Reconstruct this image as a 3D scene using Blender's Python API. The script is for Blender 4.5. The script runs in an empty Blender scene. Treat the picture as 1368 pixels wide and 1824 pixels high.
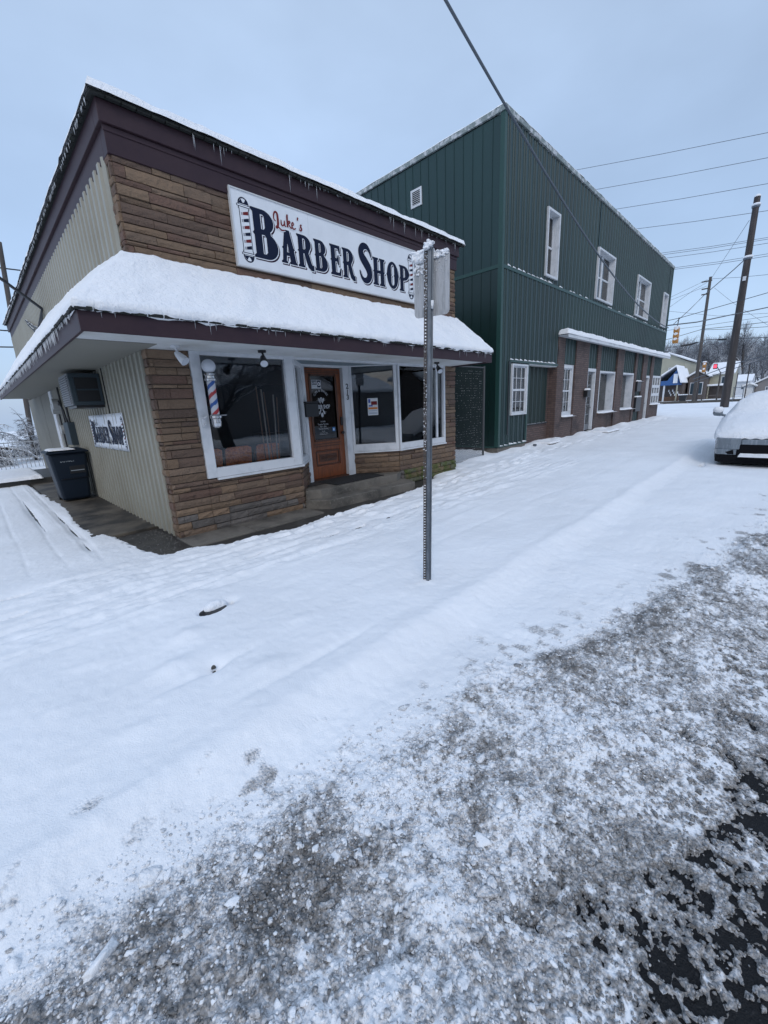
import bpy, math, random
import numpy as np
from mathutils import Matrix, Vector
R_ = math.radians
scn = bpy.context.scene
# ------------------------------------------------------------------ camera
F = 717.07; yaw, pitch, roll = 0.78029264, 0.25378731, -0.04970261
fv = Vector((math.sin(yaw)*math.cos(pitch), math.cos(yaw)*math.cos(pitch), -math.sin(pitch)))
rv = Vector((math.cos(yaw), -math.sin(yaw), 0)); uv_ = rv.cross(fv)
c_, s_ = math.cos(roll), math.sin(roll)
r2 = c_*rv + s_*uv_; u2 = -s_*rv + c_*uv_
cam_d = bpy.data.cameras.new('camera'); cam = bpy.data.objects.new('camera', cam_d); scn.collection.objects.link(cam)
cam.matrix_world = Matrix(((r2.x, u2.x, -fv.x, 0), (r2.y, u2.y, -fv.y, 0), (r2.z, u2.z, -fv.z, 1.6), (0, 0, 0, 1)))
cam_d.sensor_fit = 'VERTICAL'; cam_d.sensor_height = 36.0; cam_d.lens = 36.0*F/1824
cam_d.clip_start = 0.05; cam_d.clip_end = 3000
scn.camera = cam
# ------------------------------------------------------------------ world and sun
SUN_EL, SUN_AZ = R_(40), R_(225)
w = bpy.data.worlds.new('World'); scn.world = w; w.use_nodes = True
nt = w.node_tree; nt.nodes.clear()
def N(t, **k):
    n = nt.nodes.new(t)
    for a, b in k.items(): setattr(n, a, b)
    return n
out = N('ShaderNodeOutputWorld'); add = N('ShaderNodeAddShader')
sky = N('ShaderNodeTexSky'); sky.sky_type = 'NISHITA'; sky.sun_disc = False; sky.sun_elevation = SUN_EL; sky.sun_rotation = SUN_AZ
sky.dust_density = 3.0; sky.air_density = 1.2
b1 = N('ShaderNodeBackground'); b1.inputs[1].default_value = 0.05
nt.links.new(sky.outputs[0], b1.inputs[0])
tc = N('ShaderNodeTexCoord'); sep = N('ShaderNodeSeparateXYZ'); nt.links.new(tc.outputs['Generated'], sep.inputs[0])
ramp = N('ShaderNodeValToRGB'); cr = ramp.color_ramp
cr.elements[0].position = 0.0; cr.elements[0].color = (0.40, 0.52, 0.72, 1)
cr.elements[1].position = 1.0; cr.elements[1].color = (0.50, 0.67, 0.95, 1)
for p, c in ((0.10, (0.365, 0.505, 0.74, 1)), (0.30, (0.375, 0.51, 0.735, 1)), (0.6, (0.46, 0.59, 0.79, 1))):
    e = cr.elements.new(p); e.color = c
nt.links.new(sep.outputs[2], ramp.inputs[0])
cn = N('ShaderNodeTexNoise'); cn.inputs['Scale'].default_value = 1.6; cn.inputs['Detail'].default_value = 5
mp = N('ShaderNodeMapping'); mp.inputs['Scale'].default_value = (1, 1, 2.2)
nt.links.new(tc.outputs['Generated'], mp.inputs[0]); nt.links.new(mp.outputs[0], cn.inputs['Vector'])
r3 = N('ShaderNodeMapRange'); r3.inputs[1].default_value = 0.3; r3.inputs[2].default_value = 0.7; r3.inputs[3].default_value = 0.84; r3.inputs[4].default_value = 1.15
nt.links.new(cn.outputs[0], r3.inputs[0])
mul = N('ShaderNodeVectorMath', operation='SCALE'); nt.links.new(ramp.outputs[0], mul.inputs[0]); nt.links.new(r3.outputs[0], mul.inputs['Scale'])
b2 = N('ShaderNodeBackground'); b2.inputs[1].default_value = 0.92
nt.links.new(mul.outputs[0], b2.inputs[0])
nt.links.new(b1.outputs[0], add.inputs[0]); nt.links.new(b2.outputs[0], add.inputs[1]); nt.links.new(add.outputs[0], out.inputs[0])
sd = bpy.data.lights.new('sun', 'SUN'); sd.energy = 0.55; sd.angle = R_(22); sd.color = (1.0, 0.98, 0.95)
so = bpy.data.objects.new('sun', sd); scn.collection.objects.link(so)
so.rotation_euler = (R_(90)-SUN_EL, 0, R_(180)-SUN_AZ)   # from the south-west, over the camera's left shoulder
scn.view_settings.view_transform = 'Standard'; scn.view_settings.look = 'None'; scn.view_settings.exposure = 0.0; scn.view_settings.gamma = 1.0
scn.cycles.max_bounces = 6; scn.cycles.transparent_max_bounces = 12; scn.cycles.diffuse_bounces = 3

# ------------------------------------------------------------------ helpers
class MB:
    def __init__(s): s.v = []; s.f = []; s.m = []; s.c = []
    def add(s, vs, fs, m=0, col=None):
        o = len(s.v); s.v += [tuple(p) for p in vs]
        for f in fs: s.f.append(tuple(o+i for i in f)); s.m.append(m); s.c.append(col)
        return s
    def box(s, x0, y0, z0, x1, y1, z1, m=0, col=None):
        vs = [(x, y, z) for z in (z0, z1) for x, y in ((x0, y0), (x1, y0), (x1, y1), (x0, y1))]
        return s.add(vs, [(3, 2, 1, 0), (4, 5, 6, 7), (0, 1, 5, 4), (1, 2, 6, 5), (2, 3, 7, 6), (3, 0, 4, 7)], m, col)
    def obox(s, p0, p1, n0, n1, z0, z1, m=0, col=None):
        # wall piece standing on plan segment p0-p1, from offset n0 to n1 along its left normal
        dx, dy = p1[0]-p0[0], p1[1]-p0[1]; L = math.hypot(dx, dy); nx, ny = -dy/L, dx/L
        q = [(p0[0]+nx*n0, p0[1]+ny*n0), (p1[0]+nx*n0, p1[1]+ny*n0), (p1[0]+nx*n1, p1[1]+ny*n1), (p0[0]+nx*n1, p0[1]+ny*n1)]
        return s.prism(q, z0, z1, m, col)
    def prism(s, q, z0, z1, m=0, col=None):
        a = sum(q[i][0]*q[(i+1) % len(q)][1]-q[(i+1) % len(q)][0]*q[i][1] for i in range(len(q)))
        if a < 0: q = q[::-1]
        n = len(q); vs = [(x, y, z0) for x, y in q]+[(x, y, z1) for x, y in q]
        fs = [tuple(range(n-1, -1, -1)), tuple(range(n, 2*n))]+[(i, (i+1) % n, n+(i+1) % n, n+i) for i in range(n)]
        return s.add(vs, fs, m, col)
    def tube(s, pts, rad, n=8, m=0, cap=True, col=None):
        pts = [Vector(p) for p in pts]
        if not isinstance(rad, (list, tuple)): rad = [rad]*len(pts)
        ref = None; vs = []
        for i, p in enumerate(pts):
            d = (pts[min(i+1, len(pts)-1)]-pts[max(i-1, 0)]).normalized()
            if ref is None: ref = Vector((0, 0, 1)) if abs(d.z) < .9 else Vector((1, 0, 0))
            a = d.cross(ref); a = a.normalized() if a.length > 1e-6 else Vector((1, 0, 0)); b = d.cross(a)
            for k in range(n):
                t = 2*math.pi*k/n; vs.append(p+(a*math.cos(t)+b*math.sin(t))*rad[i])
        fs = []
        for i in range(len(pts)-1):
            for k in range(n):
                fs.append((i*n+k, (i+1)*n+k, (i+1)*n+(k+1) % n, i*n+(k+1) % n))
        if cap: fs += [tuple(range(n)), tuple(range(len(pts)*n-1, (len(pts)-1)*n-1, -1))]
        return s.add(vs, fs, m, col)
    def lathe(s, prof, cx, cy, n=20, m=0, col=None):
        # prof: list of (r, z)
        vs = [(cx+r*math.cos(2*math.pi*k/n), cy+r*math.sin(2*math.pi*k/n), z) for r, z in prof for k in range(n)]
        fs = [(i*n+k, i*n+(k+1) % n, (i+1)*n+(k+1) % n, (i+1)*n+k) for i in range(len(prof)-1) for k in range(n)]
        fs += [tuple(range(n-1, -1, -1)), tuple(range((len(prof)-1)*n, len(prof)*n))]
        return s.add(vs, fs, m, col)
    def grid(s, P, m=0, close=False):
        # P[i][j] -> point
        ni, nj = len(P), len(P[0])
        return s.add([p for r in P for p in r], [(i*nj+j, i*nj+j+1, (i+1)*nj+j+1, (i+1)*nj+j) for i in range(ni-1) for j in range(nj-1)], m)
    def build(s, name, mats, parent=None, smooth=False, bevel=0, loc=None):
        me = bpy.data.meshes.new(name); me.from_pydata(s.v, [], s.f)
        if not isinstance(mats, (list, tuple)): mats = [mats]
        for m in mats: me.materials.append(m)
        if any(s.m): me.polygons.foreach_set('material_index', s.m)
        if any(c is not None for c in s.c):
            at = me.color_attributes.new('col', 'FLOAT_COLOR', 'CORNER'); arr = []
            for f, c in zip(s.f, s.c):
                c = c or (1, 1, 1); arr += [c[0], c[1], c[2], 1]*len(f)
            at.data.foreach_set('color', arr)
        if smooth: me.polygons.foreach_set('use_smooth', [True]*len(me.polygons))
        me.update()
        o = bpy.data.objects.new(name, me); scn.collection.objects.link(o)
        if bevel:
            b = o.modifiers.new('bevel', 'BEVEL'); b.width = bevel; b.segments = 2; b.limit_method = 'ANGLE'; b.angle_limit = R_(40)
        if parent: put(o, parent)
        return o
def put(o, parent):
    o.parent = parent
    if parent.type == 'EMPTY': o.matrix_parent_inverse = Matrix.Translation(-Vector(parent.location))
def tag(o, label=None, cat=None, group=None, kind=None):
    if label: o['label'] = label
    if cat: o['category'] = cat
    if group: o['group'] = group
    if kind: o['kind'] = kind
    return o
def thing(name, loc, label, cat, group=None):
    o = bpy.data.objects.new(name, None); scn.collection.objects.link(o); o.location = loc; o.empty_display_size = .2
    return tag(o, label, cat, group)
def copy_tree(o, parent=None, offset=None):
    c = o.copy(); scn.collection.objects.link(c); c.parent = parent
    if offset is not None: c.location = Vector(o.location)+Vector(offset)
    for ch in list(o.children): copy_tree(ch, c)
    return c

def mat(name, col, rough=.7, metal=0, var=None, bump=None, attr=False, snow=0, spec=.5, coat=0, var2=None, stretch=None, snow_seed=0):
    m = bpy.data.materials.new(name); m.use_nodes = True; t = m.node_tree; p = t.nodes['Principled BSDF']
    p.inputs['Roughness'].default_value = rough; p.inputs['Metallic'].default_value = metal
    p.inputs['Specular IOR Level'].default_value = spec; p.inputs['Coat Weight'].default_value = coat
    tcn = t.nodes.new('ShaderNodeTexCoord'); src = tcn.outputs['Object']
    if stretch:
        mpn = t.nodes.new('ShaderNodeMapping'); mpn.inputs['Scale'].default_value = stretch; t.links.new(src, mpn.inputs[0]); src = mpn.outputs[0]
    base = t.nodes.new('ShaderNodeRGB'); base.outputs[0].default_value = (*col, 1); cur = base.outputs[0]
    if attr:
        a = t.nodes.new('ShaderNodeAttribute'); a.attribute_name = 'col'
        mx = t.nodes.new('ShaderNodeMix'); mx.data_type = 'RGBA'; mx.blend_type = 'MULTIPLY'; mx.inputs[0].default_value = 1
        t.links.new(cur, mx.inputs[6]); t.links.new(a.outputs[0], mx.inputs[7]); cur = mx.outputs[2]
    for vv in (var, var2):
        if not vv: continue
        sc, c2, lo, hi = vv
        n = t.nodes.new('ShaderNodeTexNoise'); n.inputs['Scale'].default_value = sc; n.inputs['Detail'].default_value = 6; n.inputs['Roughness'].default_value = .6
        t.links.new(src, n.inputs['Vector'])
        mr = t.nodes.new('ShaderNodeMapRange'); mr.inputs[1].default_value = lo; mr.inputs[2].default_value = hi; t.links.new(n.outputs[0], mr.inputs[0])
        mx = t.nodes.new('ShaderNodeMix'); mx.data_type = 'RGBA'
        t.links.new(mr.outputs[0], mx.inputs[0]); t.links.new(cur, mx.inputs[6]); mx.inputs[7].default_value = (*c2, 1); cur = mx.outputs[2]
    if snow:
        g = t.nodes.new('ShaderNodeNewGeometry'); sp = t.nodes.new('ShaderNodeSeparateXYZ'); t.links.new(g.outputs['Normal'], sp.inputs[0])
        n = t.nodes.new('ShaderNodeTexNoise'); n.inputs['Scale'].default_value = 5; t.links.new(tcn.outputs['Object'], n.inputs['Vector'])
        ad = t.nodes.new('ShaderNodeMath'); ad.operation = 'ADD'; t.links.new(sp.outputs[2], ad.inputs[0]); t.links.new(n.outputs[0], ad.inputs[1])
        mr = t.nodes.new('ShaderNodeMapRange'); mr.inputs[1].default_value = snow; mr.inputs[2].default_value = snow+.15; t.links.new(ad.outputs[0], mr.inputs[0])
        mx = t.nodes.new('ShaderNodeMix'); mx.data_type = 'RGBA'; t.links.new(mr.outputs[0], mx.inputs[0]); t.links.new(cur, mx.inputs[6]); mx.inputs[7].default_value = (.8, .82, .85, 1); cur = mx.outputs[2]
    t.links.new(cur, p.inputs['Base Color'])
    if bump:
        prev = None
        for sc, dist in (bump if isinstance(bump[0], (tuple, list)) else [bump]):
            n = t.nodes.new('ShaderNodeTexNoise'); n.inputs['Scale'].default_value = sc; n.inputs['Detail'].default_value = 5
            t.links.new(src, n.inputs['Vector'])
            b = t.nodes.new('ShaderNodeBump'); b.inputs['Distance'].default_value = dist; b.inputs['Strength'].default_value = 1
            t.links.new(n.outputs[0], b.inputs['Height'])
            if prev: t.links.new(prev, b.inputs['Normal'])
            prev = b.outputs[0]
        t.links.new(prev, p.inputs['Normal'])
    return m
def glass_mat(name, tint, refl=1.0, rough=.01, ior=1.5):
    m = bpy.data.materials.new(name); m.use_nodes = True; t = m.node_tree; t.nodes.clear()
    o = t.nodes.new('ShaderNodeOutputMaterial'); tr = t.nodes.new('ShaderNodeBsdfTransparent'); tr.inputs[0].default_value = (*tint, 1)
    gl = t.nodes.new('ShaderNodeBsdfGlossy'); gl.inputs['Roughness'].default_value = rough; gl.inputs['Color'].default_value = (refl, refl, refl, 1)
    fr = t.nodes.new('ShaderNodeFresnel'); fr.inputs[0].default_value = ior; mx = t.nodes.new('ShaderNodeMixShader')
    n = t.nodes.new('ShaderNodeTexNoise'); n.inputs['Scale'].default_value = 1.3; b = t.nodes.new('ShaderNodeBump'); b.inputs['Distance'].default_value = .002
    tcn = t.nodes.new('ShaderNodeTexCoord'); t.links.new(tcn.outputs['Object'], n.inputs['Vector']); t.links.new(n.outputs[0], b.inputs['Height']); t.links.new(b.outputs[0], gl.inputs['Normal'])
    t.links.new(fr.outputs[0], mx.inputs[0]); t.links.new(tr.outputs[0], mx.inputs[1]); t.links.new(gl.outputs[0], mx.inputs[2]); t.links.new(mx.outputs[0], o.inputs[0])
    return m
# ------------------------------------------------------------------ numpy noise
def _h(ix, iy, s):
    n = (ix.astype(np.int64)*374761393 + iy.astype(np.int64)*668265263 + s*1442695041) & 0x7fffffff
    n = ((n ^ (n >> 13))*1274126177) & 0x7fffffff
    return ((n ^ (n >> 16)) & 0xffffff)/float(0xffffff)
def vn(x, y, s=0):
    ix = np.floor(x); iy = np.floor(y); fx = x-ix; fy = y-iy
    fx = fx*fx*fx*(fx*(fx*6-15)+10); fy = fy*fy*fy*(fy*(fy*6-15)+10)
    a = _h(ix, iy, s); b = _h(ix+1, iy, s); c = _h(ix, iy+1, s); d = _h(ix+1, iy+1, s)
    return (a*(1-fx)+b*fx)*(1-fy)+(c*(1-fx)+d*fx)*fy
def fbm(x, y, s=0, o=4, g=.5):
    t = 0; a = 1; n = 0
    for k in range(o):
        t = t+a*vn(x*2**k+17.3*k, y*2**k-9.1*k, s+k); n += a; a *= g
    return t/n*2-1
def bumps(x, y, cell, r0, r1, prob, s, sq=.7, flat=0):
    """rounded lumps scattered one to a cell"""
    gx = x/cell; gy = y/cell; ix = np.floor(gx); iy = np.floor(gy); h = np.zeros_like(x)
    for a in (-1, 0, 1):
        for b in (-1, 0, 1):
            jx = ix+a; jy = iy+b
            px = jx+_h(jx, jy, s); py = jy+_h(jx, jy, s+1); on = _h(jx, jy, s+2) < prob
            r = (r0+(r1-r0)*_h(jx, jy, s+3)**2)/cell; an = _h(jx, jy, s+4)*3.14159; el = 1+.9*_h(jx, jy, s+5)
            dx = gx-px; dy = gy-py; u = (dx*np.cos(an)+dy*np.sin(an))*el; v = (-dx*np.sin(an)+dy*np.cos(an))
            q = np.sqrt(np.maximum(0, r*r-u*u-v*v))*sq
            if flat: q = np.minimum(q, r*flat)
            h = np.maximum(h, np.where(on, q, 0))
    return h*cell
def sst(a, b, x):
    t = np.clip((x-a)/(b-a), 0, 1); return t*t*(3-2*t)
def sdpoly(x, y, P):
    d = np.full_like(x, 1e9); ins = np.zeros(x.shape, bool)
    for i in range(len(P)):
        ax, ay = P[i]; bx, by = P[(i+1) % len(P)]
        t = np.clip(((x-ax)*(bx-ax)+(y-ay)*(by-ay))/((bx-ax)**2+(by-ay)**2), 0, 1)
        d = np.minimum(d, np.hypot(x-ax-t*(bx-ax), y-ay-t*(by-ay)))
        cnd = ((ay > y) != (by > y)) & (x < (bx-ax)*(y-ay)/(by-ay+1e-12)+ax); ins ^= cnd
    return np.where(ins, -d, d)
def np_mesh(name, V, Fq, mats, parent=None, attrs=None, smooth=True):
    me = bpy.data.meshes.new(name); nv = len(V); nf = len(Fq); k = Fq.shape[1]
    me.vertices.add(nv); me.vertices.foreach_set('co', V.astype(np.float32).ravel())
    me.loops.add(nf*k); me.loops.foreach_set('vertex_index', Fq.astype(np.int32).ravel())
    me.polygons.add(nf); me.polygons.foreach_set('loop_start', (np.arange(nf)*k).astype(np.int32)); 
    try: me.polygons.foreach_set('loop_total', np.full(nf, k, np.int32))
    except Exception: pass
    for m in (mats if isinstance(mats, (list, tuple)) else [mats]): me.materials.append(m)
    if attrs:
        for n, a in attrs.items():
            at = me.attributes.new(n, 'FLOAT', 'POINT'); at.data.foreach_set('value', a.astype(np.float32).ravel())
    me.update(calc_edges=True)
    if smooth: me.polygons.foreach_set('use_smooth', np.ones(nf, bool))
    o = bpy.data.objects.new(name, me); scn.collection.objects.link(o)
    if parent: put(o, parent)
    return o
def grid_faces(ni, nj):
    i, j = np.meshgrid(np.arange(ni-1), np.arange(nj-1), indexing='ij'); a = (i*nj+j).ravel()
    return np.stack([a, a+nj, a+nj+1, a+1], 1)

# ------------------------------------------------------------------ materials
SNOW = (.86, .875, .90)
m_snow = mat('snow', SNOW, .85, var=(1.2, (.80, .825, .87), .35, .75), bump=[(90, .008), (24, .013), (6, .02)], spec=.2)
m_asphalt = mat('asphalt', (.010, .0105, .012), .6, var=(60, (.04, .04, .042), .58, .72), bump=[(160, .008), (60, .004)], spec=.25)
m_concrete = mat('concrete', (.16, .145, .125), .75, var=(2.2, (.06, .056, .05), .42, .68), bump=[(45, .004)], var2=(25, (.22, .205, .18), .55, .8))
m_wet = mat('wet_concrete', (.035, .033, .031), .5, var=(3, (.075, .07, .062), .45, .75), bump=[(60, .003)])
m_gravel = mat('gravel', (.085, .08, .075), .8, var=(9, (.16, .15, .14), .4, .7), bump=[(80, .004)])
m_stone = mat('ledge_stone', (.82, .81, .80), .85, attr=True, bump=[(14, .03), (70, .008)], var=(.9, (.075, .058, .045), .60, .85), var2=(5, (.075, .055, .042), .58, .9))
m_mortar = mat('mortar', (.10, .085, .07), .9, bump=[(60, .004)])
m_moss = mat('mossy_stone', (1, 1, 1), .9, attr=True, var=(6, (.07, .09, .02), .3, .6), bump=[(25, .02)])
m_purple = mat('maroon_trim', (.042, .024, .030), .5, var=(2.5, (.032, .018, .026), .45, .7), spec=.25)
m_white = mat('white_paint', (.60, .62, .65), .5, var=(4, (.44, .47, .50), .48, .75), bump=[(30, .002)])
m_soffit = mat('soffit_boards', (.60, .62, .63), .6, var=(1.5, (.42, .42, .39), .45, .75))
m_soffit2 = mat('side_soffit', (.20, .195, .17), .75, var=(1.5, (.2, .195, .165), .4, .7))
m_beige = mat('beige_siding', (.28, .275, .235), .45, var=(1.1, (.23, .22, .18), .4, .7), var2=(14, (.22, .19, .13), .66, .9))
m_beige_flat = mat('plywood_panel', (.17, .165, .14), .7, var=(1.5, (.13, .125, .105), .4, .7))
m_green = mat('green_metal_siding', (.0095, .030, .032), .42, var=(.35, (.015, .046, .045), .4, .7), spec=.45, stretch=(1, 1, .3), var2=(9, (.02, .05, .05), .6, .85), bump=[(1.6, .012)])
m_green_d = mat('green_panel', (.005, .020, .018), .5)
m_green_trim = mat('green_trim', (.016, .055, .048), .4, spec=.5)
m_brick = None
m_shingle = mat('shingle_edge', (.014, .016, .016), .95, var=(25, (.035, .045, .03), .55, .75), bump=[(60, .01)])
m_black = mat('black_plastic', (.012, .013, .016), .4)
m_navy = mat('navy_ink', (.008, .013, .035), .6, spec=.15)
m_shadowink = mat('maroon_ink', (.03, .012, .028), .6, spec=.15)
m_redink = mat('red_ink', (.15, .018, .02), .6, spec=.2)
m_panel = mat('sign_board', (.72, .75, .79), .4, var=(3, (.66, .69, .73), .4, .7))
m_frame = mat('sign_frame', (.55, .56, .57), .4)
m_vinyl = mat('vinyl_banner', (.62, .65, .70), .45, bump=[(5, .02)])
m_glass = glass_mat('window_glass', (.88, .90, .92), ior=1.58)
m_glass_up = glass_mat('far_window_glass', (.75, .8, .84), ior=1.6)
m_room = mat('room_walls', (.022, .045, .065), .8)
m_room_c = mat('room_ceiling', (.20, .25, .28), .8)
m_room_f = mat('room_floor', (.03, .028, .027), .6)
m_curtain = mat('white_curtain', (.38, .40, .42), .85, var=(8, (.38, .4, .43), .4, .7), stretch=(6, 6, .4))
m_chair = mat('orange_vinyl', (.85, .24, .06), .4, var=(30, (.40, .09, .035), .4, .7))
m_wood = mat('varnished_wood', (.22, .062, .018), .38, var=(5, (.11, .034, .014), .35, .7), stretch=(6, 6, 1), bump=[(30, .002)])
m_wood_d = mat('dark_carved_wood', (.085, .032, .016), .45, var=(12, (.04, .018, .012), .4, .7))
m_chrome = mat('chrome', (.55, .56, .58), .22, metal=1)
m_milk = mat('milk_glass', (.52, .56, .62), .25)
m_polew = mat('pole_white', (.50, .52, .56), .3); m_poler = mat('pole_red', (.36, .03, .035), .3); m_poleb = mat('pole_blue', (.02, .085, .30), .3)
m_galv = mat('galvanised_steel', (.095, .115, .14), .45, metal=.4, var=(25, (.17, .19, .22), .45, .7), stretch=(1, 1, .3))
m_rusty = mat('rusty_steel', (.07, .06, .055), .7, var=(30, (.22, .22, .23), .58, .68), bump=[(60, .003)])
m_alu = mat('frosted_aluminium', (.40, .41, .43), .55, metal=.1, var=(18, (.25, .26, .27), .48, .68), stretch=(1, 3, .35), bump=[(40, .004)])
m_pole = mat('weathered_pole', (.035, .03, .03), .75, var=(2, (.07, .06, .06), .45, .7), stretch=(3, 3, .3))
m_polew2 = mat('grey_pole', (.085, .075, .07), .8, var=(2, (.05, .045, .042), .45, .7), stretch=(3, 3, .3))
m_cable = mat('black_cable', (.03, .034, .042), .6, snow=1.35)
m_wire = mat('aged_wire', (.075, .085, .10), .6, snow=1.35)
m_bark = mat('dark_bark', (.05, .045, .042), .9, snow=1.05)
m_twig = mat('grey_twigs', (.10, .105, .12), .9, snow=.9)
m_bin = mat('blue_bin_plastic', (.005, .012, .024), .5, spec=.3)
m_acgrey = mat('grey_metal_box', (.035, .052, .065), .6, spec=.3); m_aclouv = mat('louvre_metal', (.15, .16, .175), .6)
m_car = mat('silver_car_paint', (.17, .20, .23), .35, metal=.3, coat=.4, var=(30, (.30, .33, .36), .5, .75), stretch=(1, 1, .15))
m_carblack = mat('car_black_plastic', (.006, .006, .008), .7, spec=.1)
m_tyre = mat('tyre_rubber', (.02, .02, .021), .8)
m_lamp = mat('headlight_lens', (.17, .20, .23), .2, spec=.8)
m_yellow = mat('signal_yellow', (.42, .20, .05), .5); m_red = mat('signal_red', (.7, .05, .06), .4)
m_cream = mat('cream_siding', (.38, .37, .29), .7, var=(.8, (.33, .32, .26), .4, .7)); m_grey_s = mat('grey_siding', (.2, .19, .19), .7)
m_brown_s = mat('brown_siding', (.10, .085, .08), .8); m_blue_s = mat('blue_fascia', (.03, .10, .28), .6)
m_mat = mat('door_mat', (.01, .011, .013), .95, bump=[(200, .004)])
m_ice = mat('ice', (.40, .43, .47), .15, spec=.8)
m_iron = mat('painted_iron', (.34, .36, .38), .6)
def brick_mat():
    m = bpy.data.materials.new('painted_brick'); m.use_nodes = True; t = m.node_tree; p = t.nodes['Principled BSDF']; p.inputs['Roughness'].default_value = .75
    tcn = t.nodes.new('ShaderNodeTexCoord'); sp = t.nodes.new('ShaderNodeSeparateXYZ'); t.links.new(tcn.outputs['Object'], sp.inputs[0])
    ad = t.nodes.new('ShaderNodeMath'); ad.operation = 'ADD'; t.links.new(sp.outputs[0], ad.inputs[0]); t.links.new(sp.outputs[1], ad.inputs[1])
    cb = t.nodes.new('ShaderNodeCombineXYZ'); t.links.new(ad.outputs[0], cb.inputs[0]); t.links.new(sp.outputs[2], cb.inputs[1])
    b = t.nodes.new('ShaderNodeTexBrick'); b.inputs['Scale'].default_value = 1; b.inputs['Brick Width'].default_value = .215; b.inputs['Row Height'].default_value = .075; b.inputs['Mortar Size'].default_value = .007
    b.inputs['Color1'].default_value = (.13, .086, .075, 1); b.inputs['Color2'].default_value = (.095, .062, .055, 1); b.inputs['Mortar'].default_value = (.055, .045, .045, 1)
    t.links.new(cb.outputs[0], b.inputs['Vector'])
    n = t.nodes.new('ShaderNodeTexNoise'); n.inputs['Scale'].default_value = 1.1; n.inputs['Detail'].default_value = 6; t.links.new(tcn.outputs['Object'], n.inputs['Vector'])
    mr = t.nodes.new('ShaderNodeMapRange'); mr.inputs[1].default_value = .52; mr.inputs[2].default_value = .72; t.links.new(n.outputs[0], mr.inputs[0])
    mx = t.nodes.new('ShaderNodeMix'); mx.data_type = 'RGBA'; t.links.new(mr.outputs[0], mx.inputs[0]); t.links.new(b.outputs['Color'], mx.inputs[6]); mx.inputs[7].default_value = (.03, .022, .022, 1)
    t.links.new(mx.outputs[2], p.inputs['Base Color'])
    bp = t.nodes.new('ShaderNodeBump'); bp.inputs['Distance'].default_value = .012; bp.invert = True; t.links.new(b.outputs['Fac'], bp.inputs['Height']); t.links.new(bp.outputs[0], p.inputs['Normal'])
    return m
m_brick = brick_mat()

# ------------------------------------------------------------------ ground: snow sheet, road, pavements
def growing(a, b, s, r):
    o = []; x = a; d = s if b > a else -s
    while (x < b) if b > a else (x > b):
        d *= r; x += d; o.append(x)
    return o
def axis(lo, f0, f1, hi, s, rl, rh): return np.array(growing(f0, lo, s, rl)[::-1]+list(np.arange(f0, f1, s))+growing(f1, hi, s, rh))
gx = axis(-60, -.55, 3.9, 260, .0085, 1.035, 1.0155)
gy1 = list(np.arange(-.45, 1.75, .0075)); gy2 = list(np.arange(1.75, 6.2, .015))
gy = np.array(growing(-.45, -90, .0075, 1.04)[::-1]+gy1+gy2+growing(6.2, 160, .015, 1.03))
X, Y = np.meshgrid(gx, gy, indexing='ij')
near = np.exp(-np.maximum(0, np.hypot(X-1.5, Y-1.5)-6)/8)
EXP = [(1.66, 5.12), (2.1, 4.9), (2.87, 4.8), (4.29, 4.93), (5.4, 5.0), (6.1, 5.12), (6.6, 5.35), (7.1, 5.52), (7.5, 5.9), (1.75, 5.95), (1.7, 15.9), (.82, 15.8), (.9, 12.4), (.97, 10.9), (1.02, 10.1), (1.0, 9.3), (.93, 8.2), (.95, 7.4), (1.05, 6.9), (1.16, 6.5), (1.22, 5.7), (1.34, 5.2)]
def grade(x): return np.maximum(0, x-10)*.006
H = .036+.022*fbm(X*.8, Y*.8, 3, 3)+.013*fbm(X*2.6, Y*3.6, 9, 4)+near*.0032*fbm(X*22, Y*22, 5, 3)+near*.005*fbm(X*8, Y*8, 15, 3)*sst(2.6, 1.5, Y)
# tyre and foot lines along the pavement
for yy, a, wd in ((3.74, .034, .05), (4.12, -.036, .045), (4.4, .026, .04), (3.95, -.020, .035), (3.2, .012, .06), (2.75, -.012, .05), (4.75, -.012, .03), (4.62, .012, .03)):
    wob = yy+.10*fbm(X*.35, X*0+yy*7, 11, 2)
    H += a*np.exp(-((Y-wob)/wd)**2)*(.45+.55*fbm(X*1.2, Y*0+yy, 12, 2))*sst(-3, 0, X)*sst(14, 9, X)
for xx, a in ((.46, -.012), (.70, .010), (.80, -.016), (.14, -.010)):
    wob = xx+.03*fbm(Y*.6, Y*0+xx*9, 21, 2)
    H += a*np.exp(-((X-wob)/.028)**2)*sst(5.2, 5.9, Y)*sst(22, 15, Y)*(.5+.5*fbm(Y*7, Y*0+xx, 12, 2))
gbz = sst(4.5, 4.9, Y)*sst(6.4, 6.0, Y)*sst(6.8, 8, X)*sst(36, 31, X)
H += gbz*(.030*fbm(X*1.7, Y*4.2, 140, 4)+.012)
H += .10*np.maximum(0, fbm(X*.9, Y*1.6, 141, 3)+.25)*sst(5.45, 6.1, Y)*sst(8.2, 9, X)*sst(34, 31, X)
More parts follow.
